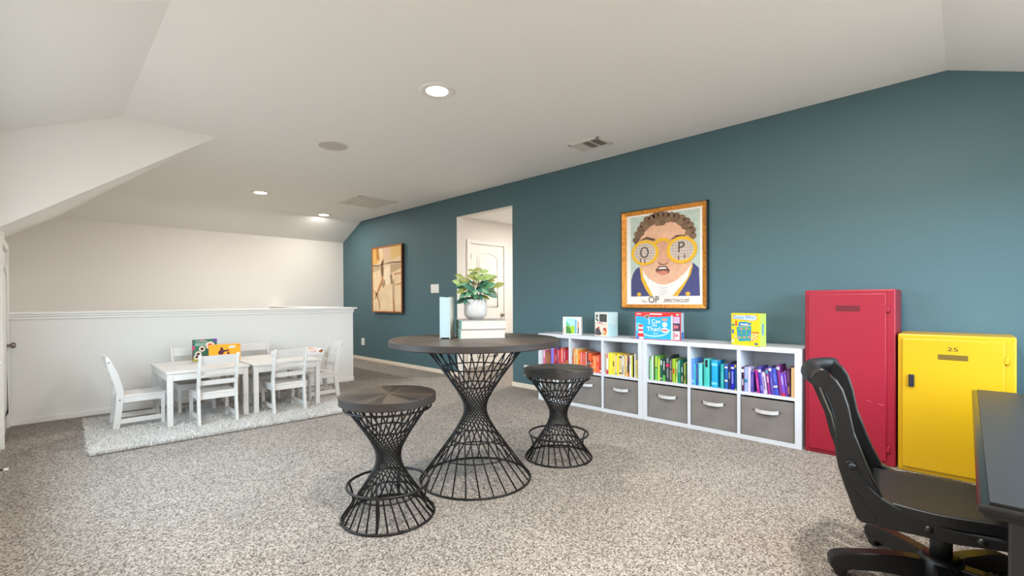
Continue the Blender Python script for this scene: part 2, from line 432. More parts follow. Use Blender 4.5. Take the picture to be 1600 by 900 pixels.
# hallway behind the opening
XH0 = XT + TW
bx('wall_hallway', None, XH0, 7.2, 6.0, 6.1, 0, 2.56, M_WALL, kind=S)
bx('wall_hallway_end', None, 7.2, 7.3, 3.2, 6.1, 0, 2.56, M_WALL, kind=S)
bx('wall_hallway_near', None, XH0, 7.2, 3.1, 3.2, 0, 2.56, M_WALL, kind=S)
bx('ceiling_hallway', None, XH0 - 0.02, 7.3, 3.1, 6.1, 2.545, 2.62, M_CEIL, kind=S)
mb = MB(); mb.box(XH0, 5.0, 5.986, 6.0, 0, 0.06, M_TRIM, 0.003); mb.box(5.95, 7.2, 5.986, 6.0, 0, 0.06, M_TRIM, 0.003)
mb.build('baseboard_hallway', kind=S)

def door(name, loc, rz, W_, H, knob_x, kz, hinge_x):
    d = thing(name, None, None, loc, rz, kind=S)       # local: x right, z up, front faces -y
    sl = bx('door_slab', d, 0, W_, -0.012, 0.0, 0.01, H, M_TRIM, 0.002)
    f = MB()
    for p in ((-0.085, -0.012, 0, H + 0.075), (W_ + 0.012, W_ + 0.085, 0, H + 0.075), (-0.012, W_ + 0.012, H + 0.012, H + 0.075)):
        f.box(p[0], p[1], -0.03, 0.0, p[2], p[3], M_TRIM, 0.005)
    f.build('door_casing', d)
    def panel(x0, x1, z0, z1, arch):
        top = [(x0 + (x1 - x0) * t / 10, z1 + arch * math.sin(PI * t / 10) ** 0.8) for t in range(11)]
        out = [(x1, z0), (x0, z0)] + top if arch else [(x1, z0), (x0, z0), (x0, z1), (x1, z1)]
        m_ = MB(); m_.tube([(x, -0.013, z) for x, z in out], 0.013, M_TRIM, 6, True)
        cx, cz = (x0 + x1) / 2, (z0 + z1) / 2
        m_.prism([(cx + (x - cx) * 0.84, -0.012, cz + (z - cz) * 0.93) for x, z in out], (0, -0.008, 0), M_TRIM, 0.004)
        m_.build('door_panel', d)
    if H > 1.8:
        panel(0.15, W_ - 0.15, 1.03, 1.885, 0.09); panel(0.15, W_ - 0.15, 0.16, 0.82, 0)
    else:
        panel(0.12, W_ - 0.12, 0.16, H - 0.2, 0.06)
    k = MB(); k.lathe([(0.0, -0.075), (0.018, -0.074), (0.028, -0.062), (0.028, -0.05), (0.014, -0.036), (0.011, -0.02), (0.03, -0.017), (0.032, -0.012), (0, -0.012)], M_METAL, 20, c=(knob_x, 0, kz), axis='Y')
    k.build('door_knob', d)
    for z in (0.2, H * 0.9):
        bx('door_hinge', d, hinge_x - 0.008, hinge_x + 0.008, -0.02, -0.01, z - 0.045, z + 0.045, M_METAL)
    return d
door('door_1', (5.085, 6.0, 0), 0.0, 0.772, 2.105, 0.722, 0.885, 0.0)
dl = door('door_2', (XL, 5.42, 0), R(90), 0.80, 1.60, 0.745, 0.757, 0.0)

# ------------------------------------------------------------------ ceiling fittings
def can(x, y, z, label, power=1.0):
    t = thing('recessed_light', label, 'light', (x, y, z), 0, 'recessed ceiling lights')
    MB().lathe([(0.082, -0.004), (0.115, -0.010), (0.132, -0.006), (0.134, 0.0)], M_TRIM, 32).build('trim_ring', t)
    MB().lathe([(0.0, -0.006), (0.084, -0.004)], M_LIGHT, 32).build('lens', t)
    l = bpy.data.lights.new('recessed_lamp', 'AREA'); l.shape = 'DISK'; l.size = 0.16; l.energy = CAN_POWER * power; l.color = (1.0, 0.95, 0.89)
    o = bpy.data.objects.new('recessed_lamp', l); COL.objects.link(o); o.parent = t; o.location = (0, 0, -0.014)
    return t
can(2.091, 2.84, HC, 'large bright recessed ceiling light above the round black table', 0.6)
can(2.218, 7.279, HC, 'small recessed ceiling light above the half wall, left of the slatted return grille', 1.0)
can(3.60, 8.35, HC, 'recessed ceiling light at the crease of the far sloped ceiling near the teal wall', 0.3)
can(0.95, 0.75, HC, 'added unseen ceiling fill light just behind the viewpoint')  # extra lamp out of view, added to fill the near room
can(2.3, 0.45, HC, 'added unseen ceiling fill light above the black desk')  # second added fill lamp, kept outside the frame
l = can(5.9, 4.6, 2.545, 'recessed ceiling light in the hallway beyond the opening', 1.0)

t = thing('ceiling_speaker', 'round flush ceiling speaker cover near the big recessed light', 'speaker', (2.068, 4.57, HC))
MB().lathe([(0.148, 0.0), (0.147, -0.008), (0.135, -0.010)], M_GRILLE, 40).build('rim', t)
MB().lathe([(0.135, -0.010), (0.0, -0.0125)], mat('speaker_mesh', (205, 198, 190), 0.8, bump=0.4, bscale=900), 40).build('grille', t)

t = thing('return_grille', 'white slatted return air grille on the ceiling beside the teal wall', 'vent', (3.318, 6.45, HC))
f = MB()
GW, GH = 0.635, 0.69
for p in ((0, GW, 0, 0.035), (0, GW, GH - 0.035, GH), (0, 0.035, 0, GH), (GW - 0.035, GW, 0, GH)):
    f.box(p[0], p[1], p[2], p[3], -0.012, 0, M_GRILLE, 0.003)
f.build('frame', t)
bx('backing', t, 0.03, GW - 0.03, 0.03, GH - 0.03, -0.003, -0.001, M_GRILLEDARK)
for k in range(4):
    xx = 0.035 + (GW - 0.07) * (k + 1) / 5
    bx('bar', t, xx - 0.017, xx + 0.017, 0.03, GH - 0.03, -0.014, -0.002, M_GRILLE)
b0 = None
for k in range(16):
    yy = 0.05 + k * (GH - 0.1) / 15
    if b0 is None:
        b0 = MB().prism([(0, -0.008, -0.003), (0, 0.003, -0.009), (0, 0.005, -0.009), (0, -0.006, -0.003)], (GW - 0.07, 0, 0), M_GRILLE).build('slat', t, (0.035, yy, 0))
    else: share(b0, t, (0.035, yy, 0))

t = thing('supply_vent', 'white ceiling supply vent with two dark grid bays beside the teal wall', 'vent', (3.755, 2.53, HC))
f = MB(); VX, VY = 0.27, 0.36
for p in ((0, VX, 0, 0.03), (0, VX, VY - 0.03, VY), (0, 0.03, 0, VY), (VX - 0.03, VX, 0, VY)):
    f.box(p[0], p[1], p[2], p[3], -0.014, 0, M_GRILLE, 0.004)
f.build('frame', t)
for k in range(3):
    ya = 0.03 + k * 0.1
    bx('bay', t, 0.03, VX - 0.03, ya, ya + 0.1, -0.005, -0.002, M_GRILLEDARK if k < 2 else M_GRILLE)
    bx('divider', t, 0.03, VX - 0.03, ya + 0.092, ya + 0.104, -0.013, -0.003, M_GRILLE)
    g = MB()
    for q in range(1, 9):
        g.box(0.03, VX - 0.03, ya + q * 0.0102 - 0.001, ya + q * 0.0102 + 0.001, -0.009, -0.005, M_GRILLEMID if k < 2 else M_GRILLE)
    for q in range(1, 18):
        xq = 0.03 + q * (VX - 0.06) / 18
        g.box(xq - 0.0008, xq + 0.0008, ya, ya + 0.094, -0.009, -0.005, M_GRILLEMID if k < 2 else M_GRILLE)
    g.build('grid', t)

# ------------------------------------------------------------------ wall plates, front frame: x right, y into the wall
RW = R(-90)
def plate(name, label, y, z, w, h, kind):
    t = thing(name, label, kind, (XT, y, z), RW)
    bx('cover_plate', t, 0, w, -0.009, 0.0, 0, h, M_PLATE, 0.003)
    if kind == 'switch':
        for k in range(2):
            bx('rocker', t, w * (0.16 + 0.4 * k), w * (0.44 + 0.4 * k), -0.014, -0.008, h * 0.25, h * 0.75, M_PLATE, 0.002)
    else:
        for k in range(2):
            s_ = MB(); s_.disc((w / 2, -0.0095, h * (0.3 + 0.4 * k)), w * 0.26, h * 0.13, M_PLATE, 16)
            s_.prism([(w / 2 + w * 0.26 * math.cos(a * PI / 8), -0.009, h * (0.3 + 0.4 * k) + h * 0.13 * math.sin(a * PI / 8)) for a in range(16)], (0, -0.002, 0), M_PLATE)
            for dx in (-0.1, 0.1): s_.rect(w * (0.5 + dx) - 0.002, w * (0.5 + dx) + 0.002, h * (0.3 + 0.4 * k) - 0.008, h * (0.3 + 0.4 * k) + 0.008, -0.0113, M_DARK)
            s_.build('socket', t)
plate('light_switch', 'white double light switch on the teal wall left of the opening', 6.17, 1.271, 0.21, 0.138, 'switch')
plate('wall_outlet', 'white wall outlet low on the teal wall below the abstract canvas', 8.50, 0.284, 0.115, 0.138, 'outlet')
plate('wall_outlet', 'white wall outlet behind the far stool, left of the cube shelves', 4.115, 0.165, 0.105, 0.138, 'outlet')

t = thing('door_stop', 'small spring door stop with white rubber tip by the left wall', 'door stop', (XL, 4.5, 0.05))
MB().tube([(0.0, 0, 0), (0.06, 0, -0.002)], 0.006, M_BLACK, 8).build('spring', t)
MB().tube([(0.058, 0, -0.002), (0.082, 0, -0.003)], 0.009, M_PLATE, 8).build('rubber_tip', t)

# ------------------------------------------------------------------ framed art
t = thing('abstract_painting', 'tall beige abstract canvas in a thin gold and walnut frame', 'painting', (4.35, 7.985, 0.94), RW)
PW, PH, PD = 1.035, 1.20, 0.05
mb = MB()
for p in ((0, PW, 0, 0.022), (0, PW, PH - 0.022, PH), (0, 0.022, 0.022, PH - 0.022), (PW - 0.022, PW, 0.022, PH - 0.022)):
    mb.box(p[0], p[1], 0, PD, p[2], p[3], M_BROWN)
mb.build('frame', t)
mb = MB(); gm = mat('gold_edge', (178, 106, 38), 0.4, 0.3)
for p in ((0, PW, 0, 0.022), (0, PW, PH - 0.022, PH), (0, 0.022, 0.022, PH - 0.022), (PW - 0.022, PW, 0.022, PH - 0.022)):
    mb.box(p[0], p[1], -0.004, 0.0, p[2], p[3], gm)
mb.build('gold_edge', t)
mb = MB()
cvs = mat('canvas_beige', (232, 205, 165), 0.8, var=0.10, vscale=5)
mb.box(0.022, PW - 0.022, 0.006, 0.03, 0.022, PH - 0.022, cvs)
def wash(pts, c, y):
    mb.flat([(0.022 + x * (PW - 0.044), 0.022 + z * (PH - 0.044)) for x, z in pts], y, cm(*c, 0.8))
wash([(0, 0.74), (0.2, 0.76), (0.22, 1), (0, 1)], (219, 172, 96), 0.0055)
wash([(0.66, 0.80), (1, 0.84), (1, 1), (0.64, 1)], (226, 190, 122), 0.0055)
wash([(0.38, 0.78), (0.66, 0.80), (0.64, 1), (0.36, 1)], (223, 190, 158), 0.0055)
wash([(0.14, 0.84), (0.2, 0.80), (0.26, 0.82), (0.22, 1), (0.12, 1)], (190, 128, 60), 0.005)
wash([(0, 0.72), (0.2, 0.71), (0.4, 0.735), (0.7, 0.74), (1, 0.73), (1, 0.755), (0.7, 0.765), (0.45, 0.75), (0.2, 0.735), (0, 0.745)], (132, 112, 90), 0.005)
wash([(0, 0.62), (0.26, 0.66), (0.3, 0.71), (0, 0.715)], (196, 170, 136), 0.0055)
wash([(0.64, 0.58), (1, 0.66), (1, 0.725), (0.62, 0.725)], (192, 164, 130), 0.0055)
wash([(0.28, 0.73), (0.34, 0.68), (0.4, 0.73), (0.4, 0.83), (0.33, 0.78)], (120, 84, 58), 0.0045)
wash([(0.3, 0.70), (0.4, 0.70), (0.39, 0.56), (0.34, 0.52), (0.3, 0.62)], (132, 98, 72), 0.0045)
wash([(0.42, 0.66), (0.62, 0.72), (0.6, 0.45), (0.5, 0.40), (0.42, 0.5)], (240, 221, 188), 0.005)
wash([(0.36, 0.54), (0.4, 0.5), (0.3, 0.38), (0.2, 0.30), (0.1, 0.20), (0.04, 0.18), (0.12, 0.26), (0.22, 0.40)], (190, 134, 84), 0.0045)
wash([(0.32, 0.43), (0.44, 0.50), (0.46, 0.42), (0.38, 0.36)], (168, 142, 106), 0.004)
wash([(0.62, 0.56), (0.68, 0.58), (0.72, 0.45), (0.66, 0.40)], (150, 122, 98), 0.0045)
wash([(0.7, 0.44), (0.78, 0.5), (0.76, 0.2), (0.8, 0.0), (0.72, 0.0), (0.7, 0.2)], (188, 158, 126), 0.005)
wash([(0.72, 0.2), (0.75, 0.22), (0.77, 0.0), (0.72, 0.0)], (186, 128, 76), 0.0045)
wash([(0.02, 0.34), (0.18, 0.28), (0.26, 0.14), (0.28, 0.02), (0.24, 0.02), (0.2, 0.16), (0.1, 0.25)], (200, 150, 100), 0.0045)
wash([(0.74, 0.58), (1, 0.60), (1, 0.57), (0.76, 0.55)], (200, 158, 118), 0.0045)
wash([(0.78, 0.42), (1, 0.44), (1, 0.41), (0.8, 0.395)], (206, 160, 116), 0.0045)
mb.build('canvas', t)

# framed print: origin of print coordinates (0,0) at y=2.56, z=1.17
t = thing('framed_poster', 'large gilt framed portrait poster of a man in round yellow spectacles', 'poster', (4.37, 2.56, 1.17), RW)
FX0, FX1, FZ0, FZ1 = -0.09, 0.83, -0.119, 0.907
mb = MB(); e = 0.010; g = 0.066
for p in ((FX0, FX1, FZ0, FZ0 + e), (FX0, FX1, FZ1 - e, FZ1), (FX0, FX0 + e, FZ0, FZ1), (FX1 - e, FX1, FZ0, FZ1)):
    mb.box(p[0], p[1], -0.008, 0.03, p[2], p[3], M_FBLACK)
mb.build('outer_edge', t)
mb = MB()
a0, a1, b0_, b1 = FX0 + e, FX1 - e, FZ0 + e, FZ1 - e
i0, i1, j0, j1 = FX0 + g, FX1 - 0.05, FZ0 + 0.045, FZ1 - 0.05
for q in (((a0, b0_), (a1, b0_), (i1, j0), (i0, j0)), ((a1, b0_), (a1, b1), (i1, j1), (i1, j0)), ((a1, b1), (a0, b1), (i0, j1), (i1, j1)), ((a0, b1), (a0, b0_), (i0, j0), (i0, j1))):
    mb.poly([(q[0][0], -0.010, q[0][1]), (q[1][0], -0.010, q[1][1]), (q[2][0], 0.0, q[2][1]), (q[3][0], 0.0, q[3][1])], M_GOLD)
mb.build('gilt_moulding', t)
mb = MB(); mb.box(i0 - 0.004, i1 + 0.004, 0.002, 0.02, j0 - 0.004, j1 + 0.004, mat('print_paper', (238, 232, 224), 0.6))
Y = 0.0015
def L(pts, c):
    global Y
    Y -= 0.0003
    mb.flat(pts, Y, mat('print_ink_%d_%d_%d' % c, c, 0.6, var=0.10, vscale=14))
L([(0.02, 0.84), (0.757, 0.84), (0.757, 0.008), (0.02, 0.008)], (186, 203, 192))
L([(0.07, 0.52), (0.07, 0.567), (0.085, 0.65), (0.148, 0.729), (0.18, 0.78), (0.225, 0.817), (0.27, 0.81), (0.30, 0.832), (0.344, 0.842), (0.40, 0.826), (0.444, 0.822), (0.514, 0.80), (0.56, 0.788), (0.609, 0.76), (0.65, 0.72), (0.676, 0.681), (0.70, 0.62), (0.702, 0.56), (0.66, 0.50), (0.4, 0.45)], (126, 98, 74))
L([(0.10, 0.564), (0.13, 0.60), (0.171, 0.66), (0.24, 0.72), (0.29, 0.745), (0.36, 0.72), (0.40, 0.735), (0.444, 0.75), (0.50, 0.74), (0.56, 0.70), (0.623, 0.64), (0.662, 0.565), (0.688, 0.459), (0.675, 0.318), (0.635, 0.229), (0.554, 0.167), (0.442, 0.126), (0.356, 0.124), (0.253, 0.177), (0.17, 0.25), (0.116, 0.352)], (226, 178, 146))
L([(0.028, 0.178), (0.05, 0.25), (0.084, 0.297), (0.124, 0.316), (0.146, 0.195), (0.207, 0.081), (0.275, 0.011), (0.028, 0.008)], (66, 66, 112))
L([(0.688, 0.33), (0.746, 0.275), (0.757, 0.009), (0.484, 0.009), (0.553, 0.074), (0.635, 0.164), (0.675, 0.253)], (68, 70, 124))
L([(0.131, 0.315), (0.223, 0.192), (0.327, 0.134), (0.414, 0.124), (0.512, 0.155), (0.608, 0.23), (0.681, 0.318), (0.661, 0.228), (0.581, 0.1), (0.484, 0.009), (0.275, 0.011), (0.207, 0.109), (0.154, 0.223)], (232, 230, 224))
for k in range(3):
    z_ = 0.085 - k * 0.03
    L([(0.25 + 0.02 * k, z_ + 0.03), (0.38, z_), (0.52 - 0.02 * k, z_ + 0.03), (0.38, z_ + 0.006)], (196, 194, 190))
L([(0.128, 0.301), (0.147, 0.308), (0.17, 0.208), (0.223, 0.109), (0.275, 0.011), (0.245, 0.011), (0.192, 0.082), (0.146, 0.181)], (228, 176, 40))
L([(0.681, 0.318), (0.69, 0.298), (0.668, 0.215), (0.608, 0.112), (0.539, 0.009), (0.484, 0.009), (0.553, 0.087), (0.635, 0.177)], (228, 176, 40))
for p in ((0.12, 0.03), (0.64, 0.03)):
    mb.disc((p[0], Y - 0.0003, p[1]), 0.024, 0.02, cm(222, 168, 36))
L([(0.35, 0.55), (0.42, 0.55), (0.436, 0.386), (0.457, 0.351), (0.393, 0.324), (0.325, 0.352), (0.352, 0.40)], (214, 158, 128))
L([(0.325, 0.358), (0.36, 0.338), (0.393, 0.328), (0.43, 0.338), (0.457, 0.356), (0.43, 0.33), (0.393, 0.318), (0.35, 0.328)], (122, 82, 64))
L([(0.302, 0.272), (0.342, 0.313), (0.421, 0.309), (0.459, 0.264), (0.442, 0.238), (0.385, 0.224), (0.327, 0.243)], (104, 66, 56))
L([(0.335, 0.284), (0.425, 0.282), (0.41, 0.298), (0.35, 0.30)], (238, 232, 224))
L([(0.32, 0.257), (0.385, 0.264), (0.445, 0.254), (0.421, 0.226), (0.364, 0.224)], (206, 122, 104))
L([(0.12, 0.588), (0.209, 0.622), (0.305, 0.59), (0.294, 0.57), (0.209, 0.596)], (92, 66, 48))
L([(0.46, 0.565), (0.527, 0.608), (0.619, 0.60), (0.624, 0.577), (0.541, 0.585)], (92, 66, 48))
Y -= 0.0003
hairc = [(0.085, 0.60), (0.10, 0.66), (0.135, 0.71), (0.165, 0.755), (0.21, 0.80), (0.265, 0.815), (0.31, 0.83), (0.365, 0.835), (0.42, 0.82), (0.475, 0.81), (0.53, 0.795), (0.585, 0.77), (0.63, 0.735), (0.665, 0.69), (0.685, 0.64), (0.69, 0.585)]
for i, p in enumerate(hairc):
    mb.disc((p[0], Y, p[1]), 0.036, 0.032, mat('print_ink_%d_%d_%d' % ((126, 98, 74) if i % 2 else (114, 86, 64)), (126, 98, 74) if i % 2 else (114, 86, 64), 0.6), 14)
for i, p in enumerate([(0.15, 0.66), (0.20, 0.72), (0.26, 0.755), (0.33, 0.745), (0.385, 0.745), (0.44, 0.765), (0.50, 0.76), (0.565, 0.725), (0.61, 0.68), (0.645, 0.62)]):
    mb.disc((p[0], Y - 0.0002, p[1]), 0.032, 0.026, mat('print_ink_%d_%d_%d' % ((136, 106, 80) if i % 2 else (120, 92, 68)), (136, 106, 80) if i % 2 else (120, 92, 68), 0.6), 12)
Y -= 0.0003
def ringp(c, rx, ry, r2):
    global Y
    Y -= 0.0003
    mb.disc((c[0], Y, c[1]), r2[0], r2[1], cm(206, 194, 182), 40)
    Y -= 0.0003
    for k in range(6):
        zz = c[1] - r2[1] * 0.7 + k * r2[1] * 0.28
        hw = r2[0] * math.sqrt(max(0.05, 1 - ((zz - c[1]) / r2[1]) ** 2)) * 0.94
        mb.rect(c[0] - hw, c[0] + hw, zz, zz + 0.009, Y, cm(176, 160, 148))
        for q in range(7):
            xx = c[0] - hw * 0.85 + q * hw * 0.28
            mb.rect(xx, xx + 0.006, zz + 0.012, zz + 0.022, Y, cm(*random.choice(((168, 84, 70), (96, 84, 76), (190, 120, 60)))))
    Y -= 0.0003
    mb.disc((c[0], Y, c[1]), rx, ry, cm(232, 180, 20), 48, r_in=r2)
ringp((0.188, 0.458), 0.154, 0.129, (0.120, 0.101)); ringp((0.580, 0.458), 0.154, 0.133, (0.120, 0.102))
Y -= 0.0003
arc = [(0.378 + 0.085 * math.cos(a * PI / 12), 0.545 + 0.05 * math.sin(a * PI / 12)) for a in range(13)]
arc2 = [(0.378 + 0.052 * math.cos(a * PI / 12), 0.535 + 0.026 * math.sin(a * PI / 12)) for a in range(12, -1, -1)]
mb.flat(arc + arc2, Y, cm(232, 180, 20))
Y -= 0.0004
ink = cm(66, 50, 42)
mb.disc((0.185, Y, 0.462), 0.048, 0.056, ink, 32, r_in=(0.034, 0.046))
mb.text('P', 0.575, Y, 0.48, 0.15, ink)
for p in ((0.14, 0.385), (0.19, 0.375), (0.55, 0.385), (0.61, 0.395)):
    mb.flat([(p[0] - 0.008, p[1] - 0.022), (p[0] + 0.008, p[1] - 0.022), (p[0] + 0.004, p[1] + 0.02), (p[0] - 0.004, p[1] + 0.02)], Y, cm(128, 60, 54))
bro = cm(104, 86, 70)
mb.text('The', 0.175, Y, -0.044, 0.038, cm(170, 152, 132), shear=0.25)
mb.text('OP', 0.285, Y, -0.028, 0.095, bro, sx=0.95)
mb.text('SPECTACLES', 0.52, Y, -0.036, 0.044, bro, shear=0.3, sx=1.05)
mb.build('print', t)

# ------------------------------------------------------------------ white kids furniture, rug
t = thing('shag_rug', 'white shaggy rug lying under the white kids tables', 'rug', (0, 0, 0))
RC = [(0.25, 4.63), (2.12, 4.55), (2.62, 5.95), (0.29, 5.98)]
MB().prism([(x, y, 0.001) for x, y in RC], (0, 0, 0.012), M_RUG, 0.003).build('backing', t)
vs, fs = [], []
rr = random.Random(3)
def lerp(a, b, f): return a + (b - a) * f
for i in range(80000):
    f, g_ = rr.uniform(-0.012, 1.012), rr.uniform(-0.02, 1.02)
    x = lerp(lerp(RC[0][0], RC[1][0], f), lerp(RC[3][0], RC[2][0], f), g_); y = lerp(lerp(RC[0][1], RC[1][1], f), lerp(RC[3][1], RC[2][1], f), g_)
    a = rr.uniform(0, 2 * PI); ln = rr.uniform(0.02, 0.05); h = rr.uniform(0.012, 0.030); w = rr.uniform(0.0010, 0.0020)
    dx, dy = math.cos(a), math.sin(a); px, py = -dy * w, dx * w
    n = len(vs)
    z0 = 0.008
    vs += [(x - px, y - py, z0), (x + px, y + py, z0), (x + dx * ln * 0.5 + px * 0.8, y + dy * ln * 0.5 + py * 0.8, z0 + h * 0.8), (x + dx * ln * 0.5 - px * 0.8, y + dy * ln * 0.5 - py * 0.8, z0 + h * 0.8), (x + dx * ln, y + dy * ln, z0 + h)]
    fs += [(n, n + 1, n + 2, n + 3), (n + 3, n + 2, n + 4)]
me = bpy.data.meshes.new('pile'); me.from_pydata(vs, [], fs); me.materials.append(M_RUG)
o = bpy.data.objects.new('pile', me); COL.objects.link(o); o.parent = t; o['kind'] = 'stuff'

ZR = 0.014
def kid_table(x0, x1, y0, y1, label):
    t = thing('kids_table', label, 'table', ((x0 + x1) / 2, (y0 + y1) / 2, ZR), 0, 'white kids tables')
    w, d = (x1 - x0) / 2, (y1 - y0) / 2; H = 0.515 - ZR
    bx('tabletop', t, -w, w, -d, d, H - 0.022, H, M_KID, 0.004)
    ins = 0.008
    ap = MB()
    for sx_ in (-1, 1):
        ap.box(sx_ * (w - 0.022) - 0.009, sx_ * (w - 0.022) + 0.009, -d + 0.05, d - 0.05, H - 0.085, H - 0.022, M_KID)
        ap.box(-w + 0.05, w - 0.05, sx_ * (d - 0.022) - 0.009, sx_ * (d - 0.022) + 0.009, H - 0.085, H - 0.022, M_KID)
    ap.build('apron', t)
    l0 = MB().box(-0.022, 0.022, -0.022, 0.022, 0, H - 0.022, M_KID, 0.003)
    l0 = l0.build('leg', t, (-w + 0.03, -d + 0.03, 0))
    for a, b in ((1, -1), (-1, 1), (1, 1)): share(l0, t, (a * (w - 0.03), b * (d - 0.03), 0))
kid_table(0.765, 1.437, 5.085, 5.945, 'left one of two white painted kids tables on the shaggy rug')
kid_table(1.465, 2.140, 5.065, 5.925, 'right one of two white painted kids tables, under the flat game box')

POST = [(-0.022, 0), (0.027, 0), (0.050, 0.2), (0.062, 0.29), (0.052, 0.37), (0.02, 0.5), (-0.038, 0.645), (-0.05, 0.655), (-0.066, 0.645), (-0.066, 0.63), (-0.03, 0.48), (0.006, 0.34), (0.0, 0.2)]
def yat(z):  # centreline of the rear post
    tb = ((0.2, 0.025), (0.34, 0.03), (0.48, 0.0), (0.64, -0.055))
    for (a, p), (b, q) in zip(tb, tb[1:]):
        if z <= b: return p + (q - p) * (z - a) / (b - a)
    return tb[-1][1]
def make_kid_chair():
    t = thing('kids_chair', '', 'chair', (0, 0, ZR), 0, 'white kids chairs')
    W2 = 0.162
    for sx_ in (-1, 1):
        xa = sx_ * W2 - (0.022 if sx_ > 0 else 0)
        p = MB().prism([(xa, y, z) for y, z in POST], (0.022, 0, 0), M_KID, 0.003).build('back_post', t)
        q = MB()
        for z, y in ((0.60, -0.043), (0.262, 0.03)):
            q.lathe([(0.0065, -0.0006), (0.0, -0.0012)] if sx_ < 0 else [(0.0065, 0.0006), (0.0, 0.0012)], M_KIDGAP, 10, c=(sx_ * W2, y, z), axis='X')
        q.build('screw_plug', p)
    for za, zb in ((0.556, 0.640), (0.462, 0.498), (0.365, 0.408)):
        ya, yb = yat(za), yat(zb)
        MB().prism([(-W2 + 0.02, ya - 0.007, za), (-W2 + 0.02, ya + 0.007, za), (-W2 + 0.02, yb + 0.007, zb), (-W2 + 0.02, yb - 0.007, zb)], (2 * W2 - 0.04, 0, 0), M_KID).build('back_slat', t)
    bx('seat', t, -W2 + 0.004, W2 - 0.004, 0.035, 0.365, 0.280, 0.298, M_KID, 0.004)
    ap = MB(); ap.box(-W2 + 0.02, W2 - 0.02, 0.025, 0.043, 0.235, 0.28, M_KID); ap.box(-W2 + 0.02, W2 - 0.02, 0.33, 0.348, 0.235, 0.28, M_KID)
    for sx_ in (-1, 1): ap.box(sx_ * (W2 - 0.012) - 0.008, sx_ * (W2 - 0.012) + 0.008, 0.04, 0.34, 0.235, 0.28, M_KID)
    ap.build('seat_apron', t)
    for sx_ in (-1, 1):
        bx('front_leg', t, sx_ * (W2 - 0.014) - 0.014, sx_ * (W2 - 0.014) + 0.014, 0.325, 0.353, 0, 0.28, M_KID, 0.002)
        bx('stretcher', t, sx_ * (W2 - 0.014) - 0.008, sx_ * (W2 - 0.014) + 0.008, 0.02, 0.335, 0.05, 0.09, M_KID, 0.002)
    return t
kc = make_kid_chair()
for i, (x, y, rz, lab) in enumerate([
    (0.440, 5.50, -90, 'white kids chair at the left end of the tables, seen from its side'),
    (1.135, 4.945, 0, 'white kids chair on the near side of the left table, back to the viewer'),
    (1.765, 4.935, 0, 'white kids chair on the near side of the right table, back to the viewer'),
    (1.105, 5.985, 180, 'white kids chair behind the left table against the half wall, behind the green book'),
    (1.745, 5.985, 180, 'white kids chair behind the right table against the half wall'),
    (2.455, 5.49, 92, 'white kids chair at the right end of the tables, facing left')]):
    c = kc if i == 0 else copy_tree(kc)
    c.location = (x, y, ZR); c.rotation_euler = (0, 0, R(rz)); c['label'] = lab

ZT = 0.5155
t = thing('picture_book', 'green cookbook with cupcakes standing on the left kids table', 'book', (1.100, 5.80, ZT), R(4))
bw, bh, bd = 0.225, 0.228, 0.02
bx('pages', t, 0.003, bw - 0.004, 0.003, bd - 0.003, 0.003, bh - 0.003, M_PAPER)
gr = cm(44, 110, 84)
mb = MB(); mb.box(0, bw, 0, 0.003, 0, bh, gr); mb.box(0, bw, bd - 0.003, bd, 0, bh, gr); mb.box(0, 0.003, 0, bd, 0, bh, cm(196, 60, 120))
yy = -0.0006
mb.rect(0.02, 0.15, bh * 0.70, bh * 0.84, yy, cm(134, 168, 150)); mb.text('Cooking', 0.08, yy - 0.0004, bh * 0.92, 0.03, cm(236, 230, 214))
mb.rect(0.19, bw, bh * 0.86, bh, yy, cm(104, 66, 160)); mb.rect(0.06, 0.11, bh * 0.965, bh, yy, cm(214, 84, 130)); mb.rect(0, 0.018, bh * 0.52, bh * 0.7, yy, cm(206, 60, 116))
for (x, z, r_) in ((0.085, 0.128, 0.030), (0.05, 0.075, 0.03), (0.16, 0.16, 0.042), (0.035, 0.045, 0.026)):
    mb.disc((x, yy - 0.0004, z), r_, r_, cm(238, 214, 196), 18); mb.disc((x, yy - 0.0008, z), r_ * 0.55, r_ * 0.5, cm(70, 48, 44) if x < 0.12 else cm(206, 62, 54), 14)
mb.rect(0.1, bw, 0.01, 0.07, yy, cm(82, 92, 84)); mb.rect(0, 0.05, 0, 0.03, yy, cm(164, 160, 40))
mb.build('cover', t)
t = thing('game_box', 'orange yellow box with a dark red toy vehicle picture on the left kids table', 'box', (1.205, 5.60, ZT), R(-4))
bw, bh, bd = 0.285, 0.178, 0.05
mb = MB(); orr = cm(240, 162, 12); mb.box(0, bw, 0, bd, 0, bh, orr, 0.002)
mb.build('carton', t)
mb = MB(); dk = cm(84, 24, 40); yy = -0.0006
mb.disc((0.105, yy, 0.095), 0.026, 0.024, dk, 18); mb.disc((0.172, yy, 0.083), 0.012, 0.012, dk, 14)
mb.flat([(0.095, 0.105), (0.102, 0.15), (0.118, 0.15), (0.13, 0.118), (0.175, 0.122), (0.178, 0.108), (0.13, 0.098)], yy - 0.0004, dk)
mb.rect(0.165, 0.172, 0.085, 0.118, yy - 0.0004, cm(160, 40, 40)); mb.rect(0.18, 0.235, 0.138, 0.160, yy, cm(216, 220, 224)); mb.rect(0.185, 0.23, 0.146, 0.150, yy - 0.0004, cm(150, 160, 176))
mb.disc((0.265, yy, 0.163), 0.006, 0.008, cm(180, 50, 30), 10)
mb.build('front_print', t)
t = thing('game_box', 'flat white game box with bright side pictures on the right kids table', 'box', (1.85, 5.47, ZT), R(3))
bw, bh, bd = 0.50, 0.058, 0.24
